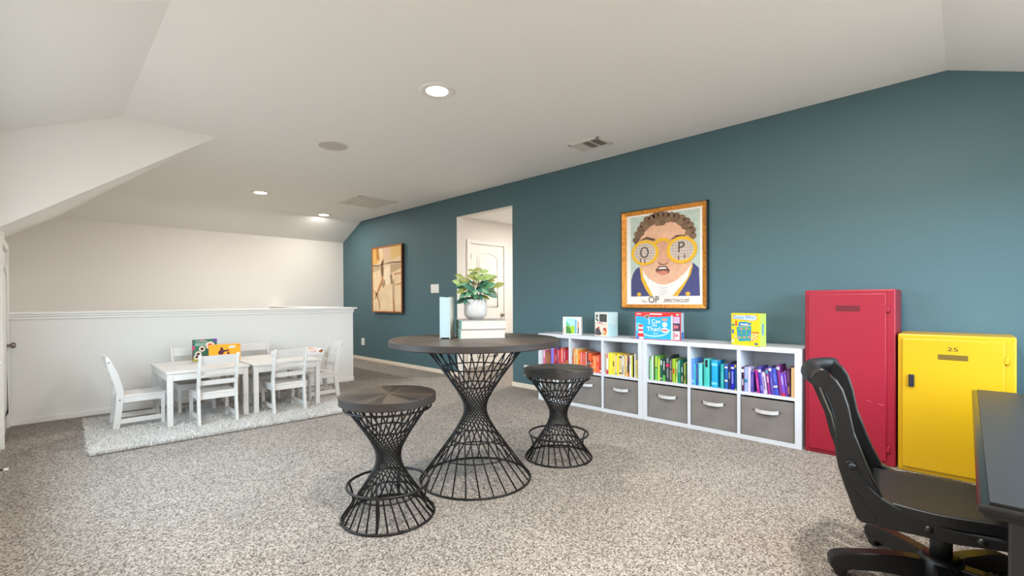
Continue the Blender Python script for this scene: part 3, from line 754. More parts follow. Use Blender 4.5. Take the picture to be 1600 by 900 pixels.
mb = MB(); mb.box(0, bw, 0, bd, 0, bh * 0.55, cm(232, 228, 226), 0.002); mb.build('tray', t)
mb = MB(); mb.box(-0.003, bw + 0.003, -0.003, bd + 0.003, bh * 0.3, bh, cm(240, 238, 236), 0.002)
mb.rect(0.02, 0.22, bh * 0.35, bh * 0.55, -0.0036, cm(236, 150, 90))
mb.build('lid', t)
mb = MB(); yy = -0.0040
mb.text('SCRAMBLE', 0.38, yy, bh * 0.62, 0.034, cm(206, 40, 54), sx=0.55, shear=0.15)
mb.rect(0.09, 0.19, bh * 0.1, bh * 0.55, yy, cm(210, 60, 60)); mb.rect(0.01, 0.075, bh * 0.1, bh * 0.5, yy, cm(70, 80, 120))
mb.rect(0.22, 0.235, bh * 0.35, bh * 0.9, yy, cm(120, 60, 140)); mb.rect(0.24, 0.262, bh * 0.35, bh * 0.9, yy, cm(168, 180, 200)); mb.rect(0.266, 0.284, bh * 0.35, bh * 0.9, yy, cm(150, 150, 70))
mb.disc((0.47, yy, bh * 0.62), 0.024, 0.017, cm(190, 90, 30), 14); mb.rect(0.475, 0.495, bh * 0.65, bh * 0.92, yy - 0.0003, cm(40, 36, 34))
mb.poly([(0.30, 0.02, bh + 0.0006), (0.46, 0.02, bh + 0.0006), (0.46, 0.22, bh + 0.0006), (0.30, 0.22, bh + 0.0006)], cm(222, 164, 120))
mb.build('lid_print', t)

# ------------------------------------------------------------------ wire hourglass table and stools
def hyper(Rb, Rt, zt, delta, n, r_rod, parent, zb=0.006):
    a = delta
    rod = MB().tube([(Rb, 0, zb), (Rt * math.cos(-a), Rt * math.sin(-a), zt)], r_rod, M_BLACK, 6).build('rod', parent)
    for k in range(1, n): share(rod, parent, (0, 0, 0), (0, 0, 2 * PI * k / n))
    def rad(z):
        f = (z - zb) / (zt - zb)
        x = Rb + (Rt * math.cos(a) - Rb) * f; y = -Rt * math.sin(a) * f
        return math.hypot(x, y)
    return rad
def round_top(parent, Rr, z0, z1, name):
    o = MB()
    o.lathe([(0, z0), (Rr - 0.008, z0)], M_TOPEDGE, 80, smooth=False)
    o.lathe([(Rr - 0.008, z0), (Rr, z0 + 0.005)], M_TOPEDGE, 80)
    o.lathe([(Rr, z0 + 0.005), (Rr, z1 - 0.003)], M_TOPEDGE, 80)
    o.lathe([(Rr, z1 - 0.003), (Rr - 0.003, z1)], M_TOPEDGE, 80)
    o.lathe([(Rr - 0.003, z1), (0, z1 + 0.0002)], M_TOPWOOD, 80, smooth=False)
    return o.build(name, parent)
CT = (1.955, 2.264)
t = thing('round_table', 'tall round dark wood table on a twisted black wire base', 'table', (CT[0], CT[1], 0), R(20))
round_top(t, 0.540, 0.858, 0.898, 'tabletop')
rad = hyper(0.354, 0.326, 0.855, R(156), 27, 0.0046, t)
for z in (0.715, 0.60, 0.26, 0.16):
    MB().ring(rad(z) - 0.008, z, 0.0045, M_BLACK).build('brace_ring', t)
MB().ring(0.354, 0.007, 0.0065, M_BLACK, 64).build('base_ring', t)
MB().ring(0.326, 0.852, 0.006, M_BLACK, 64).build('top_ring', t)

def stool(x, y, rz, label):
    t = thing('wire_stool', label, 'stool', (x, y, 0), rz, 'wire hourglass stools')
    round_top(t, 0.252, 0.602, 0.647, 'seat')
    rad = hyper(0.240, 0.225, 0.600, R(149), 28, 0.0045, t)
    MB().ring(0.240, 0.007, 0.0065, M_BLACK, 56).build('base_ring', t)
    MB().ring(0.226, 0.578, 0.006, M_BLACK, 56).build('top_ring', t)
    for z in (0.46, 0.115):
        MB().ring(rad(z) - 0.008, z, 0.0045, M_BLACK).build('brace_ring', t)
    MB().ring(0.213, 0.173, 0.0075, M_BLACK, 64, 8).build('foot_ring', t)
    for k in range(4):
        a = R(25) + k * PI / 2
        p = [(0.213, 0.173), (0.198, 0.13), (0.19, 0.085), (0.205, 0.04), (0.236, 0.008)]
        MB().tube([(r_ * math.cos(a), r_ * math.sin(a), z) for r_, z in p], 0.006, M_BLACK, 6).build('foot_ring_strut', t)
        a2 = a + 0.5
        MB().box(-0.014, 0.014, -0.009, 0.009, 0.0, 0.014, M_BLACK, 0.003).build('foot_pad', t, (0.240 * math.cos(a2), 0.240 * math.sin(a2), 0), (0, 0, a2 + PI / 2))
    return t
stool(1.291, 2.205, R(200), 'black wire hourglass stool in front of the table, nearer and at left')
stool(2.635, 2.126, R(215), 'black wire hourglass stool to the right of the table, beside the shelves')

# books and plant on the round table
ZT2 = 0.8985
sd = math.atan2(2.122 - 2.294, 2.097 - 1.847)
def stack_book(i, z, label):
    t = thing('thick_book', label, 'book', (1.847 + 0.004 * i, 2.294 - 0.004 * i, z), sd + R(1.5 * i), 'stacked books on the round table')
    Wd, Dp, Hh = 0.300, 0.285, 0.0595
    MB().box(0.012, Wd - 0.004, 0.004, Dp - 0.006, 0.003, Hh - 0.003, M_PAPER).build('pages', t)
    cc = mat('teal_cloth_cover', (78, 128, 120), 0.7); cg = mat('grey_cover', (150, 142, 138), 0.6)
    mb = MB(); mb.box(0, Wd + 0.003, 0, Dp, 0, 0.003, cg); mb.box(0, Wd + 0.003, 0, Dp, Hh - 0.003, Hh, cg)
    mb.box(0, 0.012, 0, Dp, 0.003, Hh - 0.003, cc)
    mb.build('cover', t)
    mb = MB(); mb.poly([(-0.0006, Dp * 0.35, 0.01), (-0.0006, Dp * 0.08, 0.01), (-0.0006, Dp * 0.08, Hh - 0.01), (-0.0006, Dp * 0.35, Hh - 0.01)], cm(150, 128, 96))
    mb.build('spine_label', t)
stack_book(0, ZT2, 'thick pale paged book, lower one of the pair under the potted plant')
stack_book(1, ZT2 + 0.0600, 'thick pale paged book directly beneath the white plant pot')
t = thing('thick_book', 'tall pale blue book standing upright on the round table', 'book', (1.781, 2.405, ZT2), math.atan2(2.355 - 2.405, 1.828 - 1.781))
Wd, Dp, Hh = 0.066, 0.19, 0.268
pb = cm(172, 194, 200, 0.5)
MB().box(0.004, Wd - 0.004, 0.008, Dp - 0.004, 0.006, Hh - 0.004, M_PAPER).build('pages', t)
mb = MB(); mb.box(0, 0.004, 0, Dp, 0, Hh, cm(188, 198, 200, 0.5)); mb.box(Wd - 0.004, Wd, 0, Dp, 0, Hh, cm(196, 200, 190, 0.5)); mb.box(0.003, Wd - 0.003, 0.002, 0.007, 0.008, Hh - 0.003, pb)
mb.build('cover', t)

pc = Vector((2.021, 2.333, 0))
PZ = ZT2 + 0.1200
t = thing('potted_plant', 'leafy green plant in a white ceramic pot on stacked books', 'plant', (pc.x, pc.y, PZ))
pot = MB().lathe([(0, 0.0), (0.045, 0.0), (0.046, 0.006), (0.058, 0.010), (0.070, 0.022), (0.0745, 0.04), (0.0755, 0.13), (0.073, 0.132), (0.070, 0.13), (0.069, 0.108)], M_POT, 48).build('pot', t)
MB().lathe([(0.069, 0.112), (0, 0.118)], M_SOIL, 32).build('soil', t)
def leaf_mesh(name, m):
    mb = MB(); n = 6
    rows = []
    for i in range(n + 1):
        f = i / n; w = 0.27 * math.sin(PI * min(1, f * 0.97 + 0.03)) ** 0.75 * (1 - 0.12 * f)
        if i == n: w = 0.01
        y = f; z = -0.22 * f * f
        rows.append([mb.bm.verts.new((-w, y, z + 0.06 * w / 0.3)), mb.bm.verts.new((0, y, z - 0.02)), mb.bm.verts.new((w, y, z + 0.06 * w / 0.3))])
    for a, b in zip(rows, rows[1:]):
        for k in range(2): mb.face((a[k], a[k + 1], b[k + 1], b[k]), m, True)
    o = mb.build(name, t)
    return o
LM = [mat('leaf_deep_green', (50, 98, 80), 0.42, var=0.18, vscale=3), mat('leaf_mid_green', (72, 122, 88), 0.42, var=0.18, vscale=3), mat('leaf_olive', (116, 122, 48), 0.45, var=0.18, vscale=3), mat('leaf_pale', (128, 150, 82), 0.45, var=0.15, vscale=3)]
protos = [leaf_mesh('leaf', m) for m in LM]
rl = random.Random(11)
stems = MB()
used = [False] * 4
CR, CU = _r, Vector((0, 0, 1))
TOC = Vector((-pc.x, -pc.y, 0)).normalized()
# leaf tips: (right, up, toward viewer, kind, size) relative to the pot rim centre
LV = []
for (rx, uz, tw, k, s_) in [(-0.085, -0.02, 0.03, 0, 0.075), (-0.045, -0.015, 0.06, 0, 0.085), (0.0, 0.01, 0.07, 1, 0.075), (0.03, 0.005, 0.075, 0, 0.07), (0.06, 0.0, 0.05, 2, 0.055), (0.10, 0.015, 0.03, 0, 0.075),
        (-0.03, 0.055, 0.07, 0, 0.085), (0.02, 0.045, 0.075, 0, 0.075), (0.05, 0.04, 0.06, 1, 0.08), (0.08, 0.07, 0.04, 1, 0.085), (-0.08, 0.04, 0.04, 2, 0.075), (-0.10, 0.09, 0.03, 3, 0.08),
        (-0.06, 0.10, 0.03, 2, 0.075), (-0.10, 0.13, 0.0, 2, 0.05), (-0.02, 0.12, 0.02, 2, 0.07), (0.015, 0.165, 0.0, 2, 0.06), (-0.03, 0.16, -0.01, 2, 0.055), (0.02, 0.11, 0.04, 3, 0.08), (0.07, 0.12, 0.02, 3, 0.09),
        (0.10, 0.12, 0.0, 2, 0.07), (0.14, 0.075, 0.0, 2, 0.08), (0.05, 0.13, -0.03, 1, 0.07), (-0.05, 0.05, -0.05, 0, 0.08), (0.04, 0.07, -0.06, 1, 0.08), (0.0, 0.09, -0.05, 2, 0.08), (-0.09, 0.07, -0.03, 1, 0.07),
        (0.09, 0.05, -0.04, 0, 0.07), (-0.015, 0.02, -0.08, 1, 0.08), (0.11, 0.03, -0.02, 2, 0.06), (-0.07, 0.015, 0.055, 1, 0.07), (0.015, 0.065, 0.05, 1, 0.075), (-0.02, 0.085, 0.045, 0, 0.07),
        (-0.055, 0.075, 0.05, 1, 0.07), (0.045, 0.085, 0.03, 0, 0.075), (-0.005, 0.14, 0.0, 3, 0.07), (0.09, 0.095, 0.02, 2, 0.06), (-0.075, 0.055, 0.02, 0, 0.08), (0.065, 0.025, 0.06, 0, 0.06), (-0.035, 0.02, 0.075, 1, 0.065), (-0.085, 0.115, -0.02, 3, 0.06), (0.055, 0.155, -0.01, 3, 0.06), (-0.04, 0.13, -0.03, 2, 0.065), (0.0, 0.03, 0.085, 1, 0.06)]:
    rx *= 1.12; uz = uz * 1.12 + 0.006; s_ *= 1.10
    tip = Vector((0, 0, 0.128)) + CR * rx + CU * (uz + 0.012) + TOC * tw
    base = Vector((0, 0, 0.118)) + (CR * rx + TOC * tw) * 0.15
    d = (tip - base); out = Vector((CR * rx + TOC * tw)); out.normalize()
    ydir = (out * 0.9 + CU * (0.35 if uz > 0.06 else -0.25) + CR * rl.uniform(-0.3, 0.3)).normalized()
    zdir = (CU * 0.55 + TOC * 1.0 + CR * rl.uniform(-0.4, 0.4)); zdir = (zdir - ydir * zdir.dot(ydir)).normalized(); xdir = ydir.cross(zdir)
    if not used[k]: o = protos[k]; used[k] = True
    else: o = share(protos[k], t)
    start = tip - ydir * s_ * 0.55
    o.matrix_local = Matrix.Translation(start) @ Matrix((xdir, ydir, zdir)).transposed().to_4x4() @ Matrix.Scale(s_, 4)
    stems.tube([base, base.lerp(start, 0.5) + CU * 0.012, start], [0.0022, 0.0018, 0.0012], mat('plant_stem', (110, 96, 60), 0.6), 5)
stems.build('stems', t)

# ------------------------------------------------------------------ cube shelves
XF = 4.017
def cube_unit(yl, label):
    t = thing('cube_shelf', label, 'shelf', (XF, yl, 0), RW, 'white cube shelves')
    Wd, H, D, sd_, dv = 1.320, 0.763, 0.365, 0.045, 0.025
    cell = (Wd - 2 * sd_ - 2 * dv) / 3
    bx('top_panel', t, 0, Wd, 0, D, H - 0.038, H, M_CUBE, 0.002)
    bx('base_panel', t, sd_, Wd - sd_, 0, D, 0, 0.034, M_CUBE)
    for x in (0, Wd - sd_): bx('side_panel', t, x, x + sd_, 0, D, 0, H - 0.038, M_CUBE)
    for k in (1, 2):
        x = sd_ + k * cell + (k - 1) * dv; bx('divider', t, x, x + dv, 0.002, D - 0.01, 0.034, H - 0.038, M_CUBE)
    for k in range(3):
        x = sd_ + k * (cell + dv); bx('shelf_board', t, x, x + cell, 0.003, D - 0.01, 0.362, 0.385, M_CUBE)
    bx('back_panel', t, sd_, Wd - sd_, D - 0.009, D, 0.034, H - 0.038, M_CUBE)
    return t
cube_unit(3.533, 'white three cube wide shelf unit at left, with red to yellow books')
cube_unit(2.211, 'white three cube wide shelf unit at right, with green to purple books')
def make_bin():
    t = thing('fabric_bin', '', 'bin', (0, 0, 0), RW, 'grey fabric bins')
    w, h, d = 0.384, 0.312, 0.33
    mb = MB(); th = 0.005
    mb.box(0, w, 0, th, 0, h, M_BIN, 0.002); mb.box(0, w, d - th, d, 0, h, M_BIN); mb.box(0, th, 0, d, 0, h, M_BIN); mb.box(w - th, w, 0, d, 0, h, M_BIN); mb.box(0, w, 0, d, 0, th, M_BIN)
    mb.build('body', t)
    hz = 0.215; hw = 0.085
    pts = [(w / 2 - hw, 0.0, hz + 0.004), (w / 2 - hw + 0.014, -0.010, hz), (w / 2 - hw * 0.4, -0.022, hz - 0.003), (w / 2 + hw * 0.4, -0.022, hz - 0.003), (w / 2 + hw - 0.014, -0.010, hz), (w / 2 + hw, 0.0, hz + 0.004)]
    mb = MB(); a = [mb.bm.verts.new((x, y, z - 0.014)) for x, y, z in pts]; b = [mb.bm.verts.new((x, y, z + 0.014)) for x, y, z in pts]
    a2 = [mb.bm.verts.new((x, y - 0.004, z - 0.014)) for x, y, z in pts]; b2 = [mb.bm.verts.new((x, y - 0.004, z + 0.014)) for x, y, z in pts]
    for i in range(5):
        mb.face((a[i], a[i + 1], b[i + 1], b[i]), M_HANDLE); mb.face((a2[i + 1], a2[i], b2[i], b2[i + 1]), M_HANDLE)
        mb.face((b[i], b[i + 1], b2[i + 1], b2[i]), M_HANDLE); mb.face((a[i + 1], a[i], a2[i], a2[i + 1]), M_HANDLE)
    mb.build('handle', t)
    for s_ in (-1, 1): bx('handle_tab', t, w / 2 + s_ * (hw + 0.006) - 0.012, w / 2 + s_ * (hw + 0.006) + 0.012, -0.002, 0.0, hz - 0.008, hz + 0.014, mat('tab_grey', (96, 90, 86), 0.7))
    return t
bp_ = make_bin()
cells = [3.533 - 0.045 - k * 0.4183 for k in range(3)] + [2.211 - 0.045 - k * 0.4183 for k in range(3)]
BINL = ['grey fabric bin below the red books, behind the far stool', 'grey fabric bin below the orange books, partly behind the far stool', 'grey fabric bin below the yellow books', 'grey fabric bin below the green books', 'grey fabric bin below the blue books', 'grey fabric bin below the purple books, nearest the red locker']
for k in range(6):
    b = bp_ if k == 0 else copy_tree(bp_)
    b.location = (XF + 0.008, cells[k] - 0.0045, 0.0345); b['label'] = BINL[k]

# books: (y_left, y_right, height, colour, colour words, accents)  accents: (z0, z1 fractions, colour)
SP = 4.05
Wt, Cr, Bk = (226, 222, 214), (222, 205, 168), (26, 24, 26)
ORD = ['first', 'second', 'third', 'fourth', 'fifth', 'sixth', 'seventh', 'eighth', 'ninth', 'tenth', 'eleventh', 'twelfth', 'thirteenth', 'fourteenth', 'fifteenth', 'sixteenth', 'seventeenth']
BOOKS = {
'red': [(3.486, 3.451, .184, (206, 96, 132), 'pink and white', [(.55, .95, Wt)]), (3.449, 3.403, .168, (150, 92, 62), 'brown and rose', [(.0, .2, (176, 60, 80)), (.3, .8, (166, 116, 70))]), (3.403, 3.373, .198, (126, 32, 42), 'slim dark red', [(.2, .75, (170, 130, 70))]),
        (3.371, 3.333, .212, (150, 130, 214), 'lilac', [(.1, .85, (110, 110, 220))]), (3.328, 3.303, .203, (184, 22, 56), 'crimson', [(.3, .8, (214, 110, 130))]), (3.301, 3.279, .204, (140, 18, 44), 'dark crimson', [(.4, .7, (200, 140, 140))]),
        (3.278, 3.254, .203, (196, 110, 124), 'dusty rose', [(.1, .6, (150, 30, 50))]), (3.252, 3.230, .197, (216, 28, 46), 'bright red', [(.1, .3, (230, 130, 120))]), (3.229, 3.193, .227, (214, 96, 80), 'tall salmon', [(.05, .2, Wt), (.35, .9, (228, 170, 150))]),
        (3.190, 3.162, .213, (190, 66, 92), 'rose', [(.1, .3, Wt), (.5, .9, (220, 150, 160))]), (3.161, 3.118, .212, (172, 16, 46), 'thick crimson', [(.1, .45, (206, 150, 40))])],
'orange': [(3.066, 3.055, .158, (214, 76, 22), 'short dark orange', []), (3.054, 3.025, .230, (240, 152, 72), 'tall light orange', [(.1, .85, (244, 190, 130))]), (3.024, 3.006, .232, (226, 206, 170), 'slim cream', [(.2, .7, (200, 170, 110))]), (3.006, 2.984, .215, (244, 160, 30), 'amber', [(.2, .6, (250, 200, 90))]),
        (2.983, 2.961, .200, (234, 94, 30), 'vermilion', [(.6, .9, (250, 180, 130))]), (2.961, 2.934, .202, (224, 112, 96), 'salmon', [(.1, .9, (236, 160, 140))]), (2.933, 2.895, .203, (200, 60, 50), 'brick red', [(.1, .9, (222, 120, 100))]), (2.894, 2.879, .205, (236, 172, 130), 'slim peach', []),
        (2.878, 2.865, .199, (30, 34, 80), 'slim navy', []), (2.864, 2.822, .196, (230, 86, 30), 'orange and black', [(.25, .62, Bk), (.4, .5, (190, 200, 200))]), (2.818, 2.790, .168, (236, 112, 50), 'short orange', [(.1, .3, Wt), (.6, .8, (170, 40, 20))]), (2.789, 2.762, .170, (236, 140, 70), 'short pale orange', [(.3, .9, (240, 200, 150))]),
        (2.761, 2.719, .177, (236, 80, 44), 'red orange', [(.1, .4, (240, 130, 100)), (.65, .95, (244, 150, 120))]), (2.717, 2.689, .204, (202, 46, 36), 'scarlet', [(.05, .15, Wt), (.3, .9, (220, 90, 70))])],
'yellow': [(2.650, 2.6375, .213, (216, 202, 178), 'cream and brown', [(.1, .95, (150, 106, 92))]), (2.636, 2.610, .214, (222, 216, 202), 'cream book with red ends,', [(.0, .2, (186, 40, 62)), (.76, .98, (186, 40, 62))]), (2.609, 2.563, .218, (236, 220, 44), 'thick bright yellow', [(.3, .6, (244, 232, 90))]), (2.563, 2.532, .213, (230, 208, 76), 'yellow', [(.4, .65, (120, 110, 50))]),
        (2.531, 2.513, .194, (226, 206, 164), 'slim cream book with teal foot,', [(.03, .12, (40, 160, 180))]), (2.512, 2.485, .216, (246, 214, 30), 'golden yellow', []), (2.485, 2.453, .204, (220, 204, 160), 'cream and brown spotted', [(.08, .16, (110, 70, 60)), (.3, .85, (196, 172, 130)), (.86, .95, (90, 60, 50))]), (2.451, 2.432, .197, (228, 222, 212), 'slim white', [(.1, .5, (100, 110, 90))]),
        (2.430, 2.410, .216, (212, 176, 112), 'tan', [(.2, .8, (226, 200, 150))]), (2.409, 2.392, .204, (224, 208, 160), 'slim beige', [(.1, .5, (180, 150, 100))]), (2.392, 2.372, .202, (64, 32, 24), 'brown and orange', [(.0, .2, (226, 120, 30)), (.75, .98, (180, 50, 30))]), (2.370, 2.349, .209, (232, 230, 226), 'white', [(.6, .9, (160, 160, 160))]),
        (2.348, 2.335, .211, (226, 220, 34), 'slim lime yellow', []), (2.334, 2.318, .210, (30, 26, 26), 'slim black', []), (2.317, 2.303, .231, (236, 232, 226), 'tall slim white', []), (2.302, 2.279, .170, (216, 202, 116), 'short straw yellow', [(.2, .8, (196, 176, 90))]), (2.278, 2.268, .171, (150, 60, 40), 'slim red and green', [(.0, .5, (90, 120, 50))])],
'green': [(2.151, 2.136, .197, (124, 204, 134), 'slim pale green', [(.1, .8, (180, 226, 186))]), (2.135, 2.113, .227, (196, 214, 192), 'tall grey green', [(.1, .9, (222, 230, 218))]), (2.112, 2.101, .227, (20, 60, 44), 'slim dark green', [(.3, .6, (90, 150, 40))]), (2.100, 2.073, .227, (112, 186, 82), 'yellow over green', [(.55, .99, (234, 220, 44)), (.50, .54, (30, 60, 90))]),
        (2.070, 2.049, .208, (188, 212, 44), 'lime', [(.1, .9, (212, 228, 110))]), (2.047, 2.022, .209, (14, 86, 76), 'dark teal', [(.7, .92, Wt), (.08, .13, Wt)]), (2.020, 1.994, .205, (24, 62, 52), 'dark green and white', [(.0, .28, (90, 180, 70)), (.5, .9, (190, 200, 190))]), (1.989, 1.956, .239, (52, 66, 66), 'tall charcoal book with pink band,', [(.57, .68, (226, 44, 90)), (.15, .5, (130, 150, 146)), (.72, .9, (130, 150, 146))]),
        (1.954, 1.929, .211, (74, 68, 66), 'charcoal', [(.1, .5, (170, 160, 150)), (.6, .95, (150, 146, 140))]), (1.928, 1.898, .213, (162, 192, 44), 'lime green book with red band,', [(.38, .6, (206, 40, 40))]), (1.894, 1.879, .189, (192, 216, 132), 'slim pale lime', [(.3, .7, (90, 130, 60))]), (1.875, 1.851, .212, (14, 132, 112), 'teal', [(.45, .95, (150, 200, 188))]),
        (1.848, 1.820, .167, (22, 76, 62), 'short bottle green', [(.1, .4, (180, 170, 140)), (.6, .9, (170, 190, 180))]), (1.816, 1.804, .189, (192, 206, 92), 'slim yellow green', [(.2, .4, (60, 80, 40))]), (1.803, 1.789, .184, (36, 96, 56), 'slim forest green', [])],
'blue': [(1.746, 1.724, .231, (92, 152, 232), 'tall cornflower blue', [(.1, .2, (170, 200, 240))]), (1.723, 1.710, .187, (62, 192, 192), 'slim aqua', []), (1.709, 1.689, .187, (36, 76, 166), 'short navy blue', [(.3, .85, (110, 110, 150))]), (1.687, 1.655, .195, (104, 206, 206), 'pale turquoise', [(.2, .8, (140, 220, 216))]),
        (1.638, 1.592, .240, (72, 196, 186), 'tall turquoise book with black emblem block,', [(.70, .97, (30, 34, 36))]), (1.573, 1.522, .232, (22, 166, 226), 'thick sky blue', [(.1, .2, (120, 206, 240)), (.8, .9, (120, 206, 240))]), (1.498, 1.471, .204, (42, 166, 172), 'teal blue', [(.2, .7, (90, 196, 196))]), (1.463, 1.437, .206, (32, 96, 182), 'medium blue', [(.3, .38, Wt), (.85, .92, Wt)]),
        (1.434, 1.414, .226, (38, 42, 88), 'tall midnight blue', [(.4, .65, (140, 150, 140))]), (1.412, 1.385, .208, (26, 32, 192), 'royal blue', [(.25, .75, (150, 160, 230)), (.84, .92, Wt)]), (1.382, 1.369, .210, (32, 96, 152), 'slim blue book with yellow edge,', [(.0, .06, (220, 200, 40)), (.9, 1.0, (220, 200, 40))])],
'purple': [(1.328, 1.308, .198, (76, 26, 60), 'plum and cream', [(.55, .65, (40, 20, 40)), (.78, .92, (230, 220, 214)), (.25, .5, (200, 180, 190))]), (1.307, 1.282, .197, (152, 166, 226), 'periwinkle book with teal label,', [(.38, .52, (30, 120, 150))]), (1.281, 1.258, .199, (198, 184, 232), 'lavender', [(.1, .9, (216, 206, 240))]), (1.257, 1.236, .171, (78, 62, 150), 'short indigo', [(.3, .8, (130, 110, 190))]),
        (1.229, 1.208, .185, (166, 22, 140), 'magenta', [(.2, .6, (200, 90, 170))], 6), (1.206, 1.183, .211, (72, 62, 172), 'blue violet', [(.8, .9, Wt), (.1, .3, (130, 130, 210))], 6), (1.180, 1.152, .170, (202, 182, 216), 'short pale lilac', [(.2, .8, (130, 110, 160))], 6), (1.150, 1.130, .205, (142, 42, 132), 'red violet', [(.8, .95, (60, 140, 160)), (.45, .7, (210, 160, 200))], 6),
        (1.128, 1.107, .219, (76, 62, 162), 'violet', [(.85, .95, Wt), (.2, .6, (120, 110, 190))], 6), (1.105, 1.074, .208, (62, 76, 182), 'thick ultramarine', [(.28, .36, (220, 200, 190)), (.5, .8, (100, 116, 206))], 6), (1.072, 1.047, .238, (128, 42, 128), 'tall plum', [(.85, .95, (180, 190, 190))], 6), (1.045, 1.023, .177, (118, 72, 204), 'short violet book with red foot,', [(.0, .14, (206, 30, 50)), (.5, .9, (200, 180, 230))], 6),
        (1.021, 1.006, .194, (112, 52, 172), 'slim violet', [(.4, .9, (170, 120, 210))], 6), (1.002, 0.977, .221, (66, 22, 70), 'dark plum', [(.1, .35, (150, 100, 90)), (.5, .9, (120, 70, 110))], 2), (0.967, 0.938, .225, (226, 188, 134), 'tan', [])],
}
rb = random.Random(5)
for cell, lst in BOOKS.items():
    n = len(lst)
    for i, b in enumerate(lst):
        yl, yr, h, col, words, acc = b[:6]
        tilt = b[6] if len(b) > 6 else 0
        th = max(0.009, yl - yr - 0.0008)
        dep = min(0.27, rb.uniform(0.14, 0.19) * (h / 0.2))
        pos = ORD[i] + ' from left' if i < n - 1 else 'last at right'
        ending = words.endswith(',')
        w_ = words[:-1] if ending else words + ' book'
        lab = '%s, %s in the %s book cubby' % (w_, pos, cell)
        sh = h * math.sin(R(tilt))
        t = thing('book', lab, 'book', (SP, yl - sh, 0.3853), 0, '%s books in the cube shelves' % cell)
        t.rotation_euler = (Matrix.Rotation(RW, 3, 'Z') @ Matrix.Rotation(R(-tilt), 3, 'Y')).to_euler()
        cmx = cm(*col, 0.45)
        hard = h > 0.195
        c_ = 0.0016
        mb = MB()
        ns = 5
        outl = [(th * k / (ns - 1), -0.004 * math.sin(PI * k / (ns - 1))) for k in range(ns)]
        mb.prism([(x, y, 0) for x, y in outl] + [(th, 0.004, 0), (0, 0.004, 0)], (0, 0, h), cmx)
        mb.box(0, c_, 0.003, dep, 0, h, cmx); mb.box(th - c_, th, 0.003, dep, 0, h, cmx)
        mb.build('cover', t)
        ins = 0.004 if hard else 0.0008
        bx('pages', t, c_, th - c_, 0.004, dep - ins, ins, h - ins, M_PAPER)
        for z0, z1, ac in acc:
            mb = MB()
            wfull = (z1 - z0) < 0.16 or z0 < 0.01
            m0 = 0.001 if wfull else th * 0.26
            x0, x1 = m0, th - m0
            m_ = cm(*ac, 0.5)
            if wfull or (z1 - z0) < 0.3:
                mb.box(x0, x1, -0.0046, -0.001, h * z0 + 0.0008, h * z1 - 0.0008, m_)
            else:
                zz = h * z0
                while zz < h * z1 - 0.004:      # title set as a run of small blocks, too small to read
                    s_ = rb.uniform(0.004, 0.011)
                    mb.box(x0, x1, -0.0046, -0.001, zz, min(zz + s_, h * z1), m_); zz += s_ + 0.0025
            mb.build('spine_print', t)

# ------------------------------------------------------------------ games and books on top of the shelves
ZS = 0.7635
def face_box(name, label, cat, A_, B_, depth, h):
    rz = math.atan2(B_[1] - A_[1], B_[0] - A_[0]); w = math.hypot(B_[0] - A_[0], B_[1] - A_[1])
    return thing(name, label, cat, (A_[0], A_[1], ZS), rz), w
t, w = face_box('picture_book', 'small standing white book with a green hill cover on the shelves', 'book', (4.053, 3.202), (4.107, 2.993), 0.05, 0.19)
h = 0.195
mb = MB(); mb.box(0, w, 0, 0.045, 0, h, cm(232, 226, 216), 0.002); mb.build('cover', t)
bx('pages', t, w * 0.12, w - 0.002, 0.004, 0.041, h - 0.004, h + 0.0008, M_PAPER)
mb = MB(); yy = -0.0006; wx = w
mb.rect(wx * .18, wx * .66, 0.012, h * .94, yy, cm(170, 216, 216)); mb.flat([(wx * .18, h * .45), (wx * .18, h * .8), (wx * .42, h * .5), (wx * .45, h * .4)], yy - .0003, cm(84, 186, 168))
mb.flat([(wx * .18, 0.012), (wx * .66, 0.012), (wx * .66, h * .52), (wx * .44, h * .46), (wx * .18, h * .55)], yy - .0006, cm(160, 196, 40)); mb.flat([(wx * .18, 0.012), (wx * .5, 0.012), (wx * .4, h * .4), (wx * .18, h * .5)], yy - .0009, cm(64, 128, 44))
mb.rect(wx * .67, wx * .76, 0.012, h * .86, yy, cm(96, 170, 226)); mb.flat([(wx * .81, 0.012), (wx * .88, 0.012), (wx * .88, h * .6), (wx * .82, h * .85)], yy, cm(70, 50, 36)); mb.rect(wx * .83, wx * .88, h * .4, h * .66, yy - .0003, cm(214, 140, 60))
mb.rect(wx * .03, wx * .1, 0.015, h * .4, yy, cm(196, 176, 150))
mb.build('cover_print', t)

t, w = face_box('picture_book_set', 'white and pale blue boxed book with animal pictures on the shelves', 'book', (4.128, 2.828), (4.071, 2.629), 0.138, 0.25)
h = 0.252
mb = MB(); mb.box(0, w, 0, 0.135, 0, h, cm(230, 232, 228), 0.002); mb.build('slipcase', t)
mb = MB(); yy = -0.0006
mb.rect(w * .36, w * .92, h * .6, h * .92, yy, cm(76, 78, 76)); mb.disc((w * .18, yy, h * .84), w * .08, h * .07, cm(80, 76, 80), 14)
mb.flat([(w * .08, h * .8), (w * .3, h * .64), (w * .22, h * .61), (w * .1, h * .68)], yy, cm(50, 46, 50)); mb.rect(w * .22, w * .6, h * .54, h * .57, yy, cm(214, 70, 70)); mb.rect(w * .08, w * .85, h * .49, h * .505, yy, cm(206, 190, 180))
mb.rect(0.002, w - 0.002, 0.003, h * .58, yy + .0003, cm(236, 222, 206))
mb.flat([(w * .02, h * .06), (w * .06, h * .3), (w * .2, h * .34), (w * .36, h * .3), (w * .55, h * .08), (w * .3, h * .03)], yy - .0004, cm(84, 78, 86)); mb.flat([(w * .18, h * .34), (w * .36, h * .42), (w * .36, h * .3)], yy - .0006, cm(196, 40, 40))
